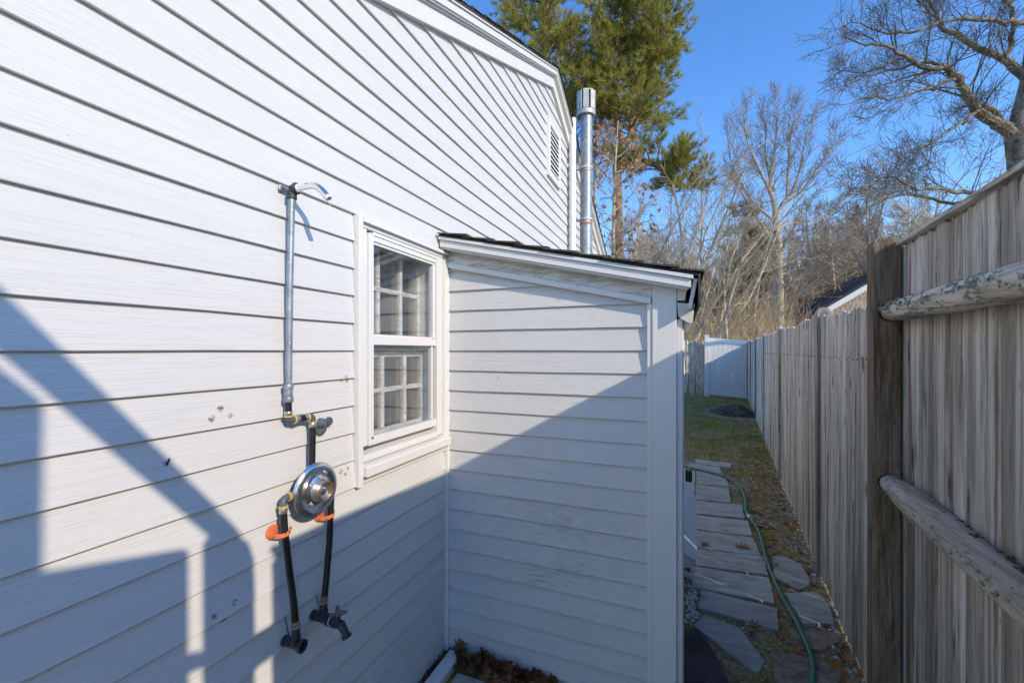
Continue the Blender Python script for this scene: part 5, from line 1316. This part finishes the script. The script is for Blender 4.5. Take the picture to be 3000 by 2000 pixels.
p4 = [(4.5, 28.5, 0), (4.5, 28.5, 5), (4.55, 28.5, 8), (4.6, 28.5, 9.9)]
pine(44, [p4], 0.16, [(0, 4.5, 9.8, lambda f: 1.7 - 1.1 * f, 20)], 'dark evergreen half hidden behind the pale bare tree', (4.7, 28.5, 0), ('bark_pine', 'needle2'), 0.25, 0.022, 16, dead=4)

# --- young oak with clinging orange leaves
yo = Tree(51); PY = dict(wig=0.14, up=0.08, kids=[8, 5, 4], ang=(25, 60), ratio=0.5, rmin=0.006, lmin=0.3, thin=0.02, seg=5)
yo.w.tube(V3([(-0.9, 14.0, 0), (-0.85, 14.0, 2.5), (-0.95, 14.05, 5.0), (-0.9, 14.1, 7.4), (-0.8, 14.1, 9.0)]), [0.09, 0.075, 0.06, 0.04, 0.012], 8, False)
for k in range(26):
    z = 2.2 + 6.3 * k / 26; a = yo.q.uniform(0, 6.28)
    yo.grow(Vector((-0.9, 14.05, z)), (math.cos(a), math.sin(a), 0.5), yo.q.uniform(0.9, 2.0) * (1.1 - 0.05 * z), 0.022, 0, 2, PY)
t = yo.make('young_oak', 'slender young tree with clinging orange-brown leaves behind the flue', 'tree', 'bark_twig', 'bark_twig', (-0.9, 14.0, 0))
lm = MB(); yq = random.Random(6)
for p, d in yo.tips:
    if yq.random() < 0.30:
        for _ in range(2): add_leaf(lm, p + Vector((yq.gauss(0, .05), yq.gauss(0, .05), -0.04)), yq.uniform(0.09, 0.16), yq.uniform(0, 6.3), yq, 1.2, yq.uniform(0.6, 1.6), yq.uniform(-1, 1))
o = build(lm, 'leaves', 'leaf_tree', t); o['kind'] = 'stuff'

# --- woodland behind: templates and copies
PW_ = dict(wig=0.11, up=0.09, kids=[10, 5, 4], ang=(22, 58), ratio=0.40, rmin=0.009, lmin=0.4, thin=0.035, seg=5)
def wood_tree(seed, h, r, low):
    tr = Tree(seed); q = tr.q; pts = [Vector((0, 0, -0.1))]; d = Vector((q.gauss(0, .04), q.gauss(0, .04), 1)).normalized()
    for i in range(9):
        d = (d + Vector((q.gauss(0, .05), q.gauss(0, .05), 0.08))).normalized(); pts.append(pts[-1] + d * h / 9)
    tr.limb(pts, r, 0.02, 8)
    for k in range(20):
        f = low + (0.96 - low) * (k + q.random()) / 20 * 1.0; ff = f * 9; i = min(int(ff), 8); p = pts[i].lerp(pts[i + 1], ff - i); a = q.uniform(0, 6.28)
        tr.grow(p, (math.cos(a), math.sin(a), q.uniform(0.5, 1.1)), h * q.uniform(0.12, 0.26) * (1.15 - 0.6 * f), r * 0.33 * (1.1 - f * 0.7), 0, 2, PW_)
    return tr
temps = []
for i, (h, r, low) in enumerate([(10.5, 0.12, 0.28), (12.0, 0.15, 0.38), (9.0, 0.09, 0.22), (11.0, 0.10, 0.45), (7.5, 0.07, 0.15), (13.0, 0.16, 0.4)]):
    tr = wood_tree(70 + i, h, r, low)
    temps.append(tr)
wq = random.Random(77)
WL = 'slender bare woodland tree standing behind the fences'
spots = []
for k in range(84):
    # spread over the view between the pines and the neighbour's roof
    az = wq.uniform(-0.14, 0.40); dist = wq.uniform(29, 50)
    spots.append((1.141 + math.sin(az) * dist, math.cos(az) * dist))
protos = []
for k, (x, y) in enumerate(spots):
    ti = k % len(temps)
    if k < len(temps):
        t = temps[ti].make('woodland_tree', WL, 'tree', ['bark_pale', 'bark_grey', 'bark_twig'][ti % 3], 'bark_twig' if ti % 2 else 'bark_red', (0, 0, 0), 'bare woodland trees behind the fences')
        protos.append(t); t.location = (x, y, -0.05)
    else: t = copy_tree(protos[ti], (x, y, -0.05))
    t.rotation_euler = (0, 0, wq.uniform(0, 6.28)); dist = math.hypot(x - 1.141, y); hh = [10.5, 12.0, 9.0, 11.0, 7.5, 13.0][ti]; s_ = min(wq.uniform(0.8, 1.15), (1.6 + dist * wq.uniform(0.22, 0.36)) / hh); t.scale = (s_, s_, s_)
# slanting saplings crossing in front of the wood
sap = Tree(91); PS = dict(wig=0.09, up=0.03, kids=[11, 6, 4], ang=(20, 55), ratio=0.44, rmin=0.0062, lmin=0.3, thin=0.03, seg=6)
for (x, y, dx, L) in ((-0.6, 15.5, 0.55, 8.5), (0.2, 16.5, 0.75, 8.0), (0.9, 17.0, 0.3, 8.5), (1.4, 16.2, -0.25, 8.0), (0.5, 15.0, 0.15, 7.0), (2.2, 18.0, 0.2, 7.5), (-0.2, 14.6, 0.35, 6.5), (2.9, 20.5, -0.2, 8.5), (3.6, 21.5, 0.1, 8.0), (1.8, 21.0, 0.1, 9.0), (-1.6, 19.0, 0.2, 9.0), (0.1, 18.2, 0.4, 9.5), (-0.5, 17.0, 0.2, 9.0), (1.0, 19.5, 0.5, 9.5), (-1.9, 16.2, 0.5, 9.0), (1.6, 15.6, 0.1, 6.0), (2.9, 17.2, -0.1, 6.5)):
    st = Tree(int(x * 100 + 500)); st.grow(Vector((x, y, 0)), (dx, 0.1, 1.0), L, 0.065, 0, 3, PS)
    st.make('sapling', 'bare leaning sapling with fine branches beyond the shed roof', 'tree', 'bark_twig', 'bark_twig', (x, y, 0), 'leaning saplings beyond the shed')
# brush and far wood: uncountable
def shoots(n, area, hr, name, label, mat, r0, seed, kids=2):
    q = np.random.RandomState(seed); V, F = [], []; b = 0
    az = q.uniform(area[0], area[1], n); ds = q.uniform(area[2], area[3], n)
    for i in range(n):
        x, y = 1.141 + math.sin(az[i]) * ds[i], math.cos(az[i]) * ds[i]
        h = q.uniform(*hr); segs = []
        p = np.array([x, y, 0.0]); d = np.array([q.normal(0, .18), q.normal(0, .18), 1.0]); c = [p]
        for k in range(4): d = d + q.normal(0, 0.12, 3); d /= np.linalg.norm(d); c.append(c[-1] + d * h / 4)
        segs.append((c, r0))
        for _ in range(kids):
            s0 = c[q.randint(1, 4)]; dd = d + q.normal(0, 0.55, 3); dd /= np.linalg.norm(dd); l = h * q.uniform(0.2, 0.45)
            segs.append(([s0, s0 + dd * l * 0.5, s0 + (dd + q.normal(0, .15, 3)) * l], r0 * 0.5))
        for c_, r in segs:
            m_ = len(c_)
            for k, pt in enumerate(c_):
                rr_ = r * (1 - 0.75 * k / (m_ - 1))
                for t in range(3): V.append((pt[0] + rr_ * math.cos(t * 2.094), pt[1] + rr_ * math.sin(t * 2.094), pt[2]))
            for k in range(m_ - 1):
                for t in range(3):
                    u = (t + 1) % 3; F.append((b + k * 3 + t, b + k * 3 + u, b + k * 3 + 3 + u, b + k * 3 + 3 + t))
            b += 3 * m_
    o = build_np(V, F, name, mat); tagp(o, label, kind='stuff')
shoots(3200, (-0.14, 0.21, 19, 33), (1.0, 4.2), 'undergrowth', 'tangle of bare brown undergrowth below the trees', 'brush', 0.013, 1, 4)
shoots(2600, (-0.25, 0.62, 38, 70), (5.0, 14.0), 'far_woods', 'dense far woodland of bare grey-brown trunks', 'brush', 0.055, 2, 6)
tw = Tree(95)
for k in range(5):
    x = -6.5 + k * 0.9 + 0; y = 20 + (k % 3); pt = Tree(300 + k); pt.limb(V3([(x, y, 0), (x, y, 8), (x + 0.1, y, 15.0)]), 0.15, 0.03, 7)
    for j in range(16):
        a = pt.q.uniform(0, 6.28); pt.grow(Vector((x, y, 9.5 + j * 0.36)), (math.cos(a), math.sin(a), 1.3), pt.q.uniform(1.0, 2.4), 0.035, 0, 2, PW_)
    pt.make('bare_tree', 'bare tree showing its twig tips above the house roof', 'tree', 'bark_grey', 'bark_red', (x, y, 0), 'bare trees above the house roof')

# ------------------------------------------------------------------ neighbours
nh = thing('neighbour_house', 'cedar-shingled house gable with dark roof above the fence', 'house', (11.0, 28.0, 0))
ex, ey, ez, rx_, rz = 7.15, 24.4, 3.35, 11.8, 6.45
build(MB().slab_poly([(ex + 0.35, ey, 0), (2 * rx_ - ex - 0.35, ey, 0), (2 * rx_ - ex - 0.35, ey, ez + 0.05), (rx_, ey, rz - 0.15), (ex + 0.35, ey, ez + 0.05)], (0, 9, 0)), 'wall', 'cedar', nh)
sl = (rz - ez) / (rx_ - ex)
for r_i in range(16):
    z0 = 2.6 + r_i * 0.16; x0 = max(ex + 0.36, ex + (z0 + 0.16 - ez) / sl + 0.15); x = x0 + 0.02
    while x < 10.4:
        wd = wq.uniform(0.12, 0.24); build(MB().box(x, x + wd - 0.008, ey - 0.025, ey - 0.002, z0, z0 + 0.155), 'shingle', 'cedar', nh); x += wd
        if r_i < 4: break
build(MB().slab_poly([(ex - 0.1, ey - 0.20, ez - 0.02), (rx_, ey - 0.20, rz + 0.05), (rx_, ey - 0.20, rz + 0.17), (ex - 0.1, ey - 0.20, ez + 0.10)], (0, 9.4, 0)), 'roof', 'shingle_dark', nh)
build(MB().slab_poly([(2 * rx_ - ex + 0.1, ey - 0.20, ez - 0.02), (rx_ + 0.001, ey - 0.20, rz + 0.05), (rx_ + 0.001, ey - 0.20, rz + 0.17), (2 * rx_ - ex + 0.1, ey - 0.20, ez + 0.10)], (0, 9.4, 0)), 'roof', 'shingle_dark', nh)
build(MB().slab_poly([(ex - 0.08, ey - 0.22, ez - 0.30), (rx_, ey - 0.22, rz - 0.23), (rx_, ey - 0.22, rz + 0.045), (ex - 0.08, ey - 0.22, ez - 0.025)], (0, 0.04, 0)), 'rake_board', 'vinyl', nh)
fh = thing('distant_house', 'distant grey house gable with white rake above the far pickets', 'house', (0.2, 34, 0))
build(MB().slab_poly([(-3.0, 33, 0), (1.9, 33, 0), (1.9, 33, 2.9), (-0.5, 33, 4.4), (-3.0, 33, 2.9)], (0, 6, 0)), 'wall', 'slate_blue', fh)
build(MB().slab_poly([(2.35, 32.7, 2.62), (-0.5, 32.7, 4.45), (-0.5, 32.7, 4.68), (2.35, 32.7, 2.86)], (0, 0.06, 0)), 'rake_board', 'vinyl', fh)
build(MB().slab_poly([(2.4, 32.65, 2.87), (-0.5, 32.65, 4.69), (-0.5, 32.65, 4.78), (2.4, 32.65, 2.96)], (0, 6.6, 0)), 'roof', 'slate_blue', fh)
build(MB().slab_poly([(-3.6, 32.65, 2.7), (-0.501, 32.65, 4.69), (-0.501, 32.65, 4.78), (-3.6, 32.65, 2.8)], (0, 6.6, 0)), 'roof', 'slate_blue', fh)
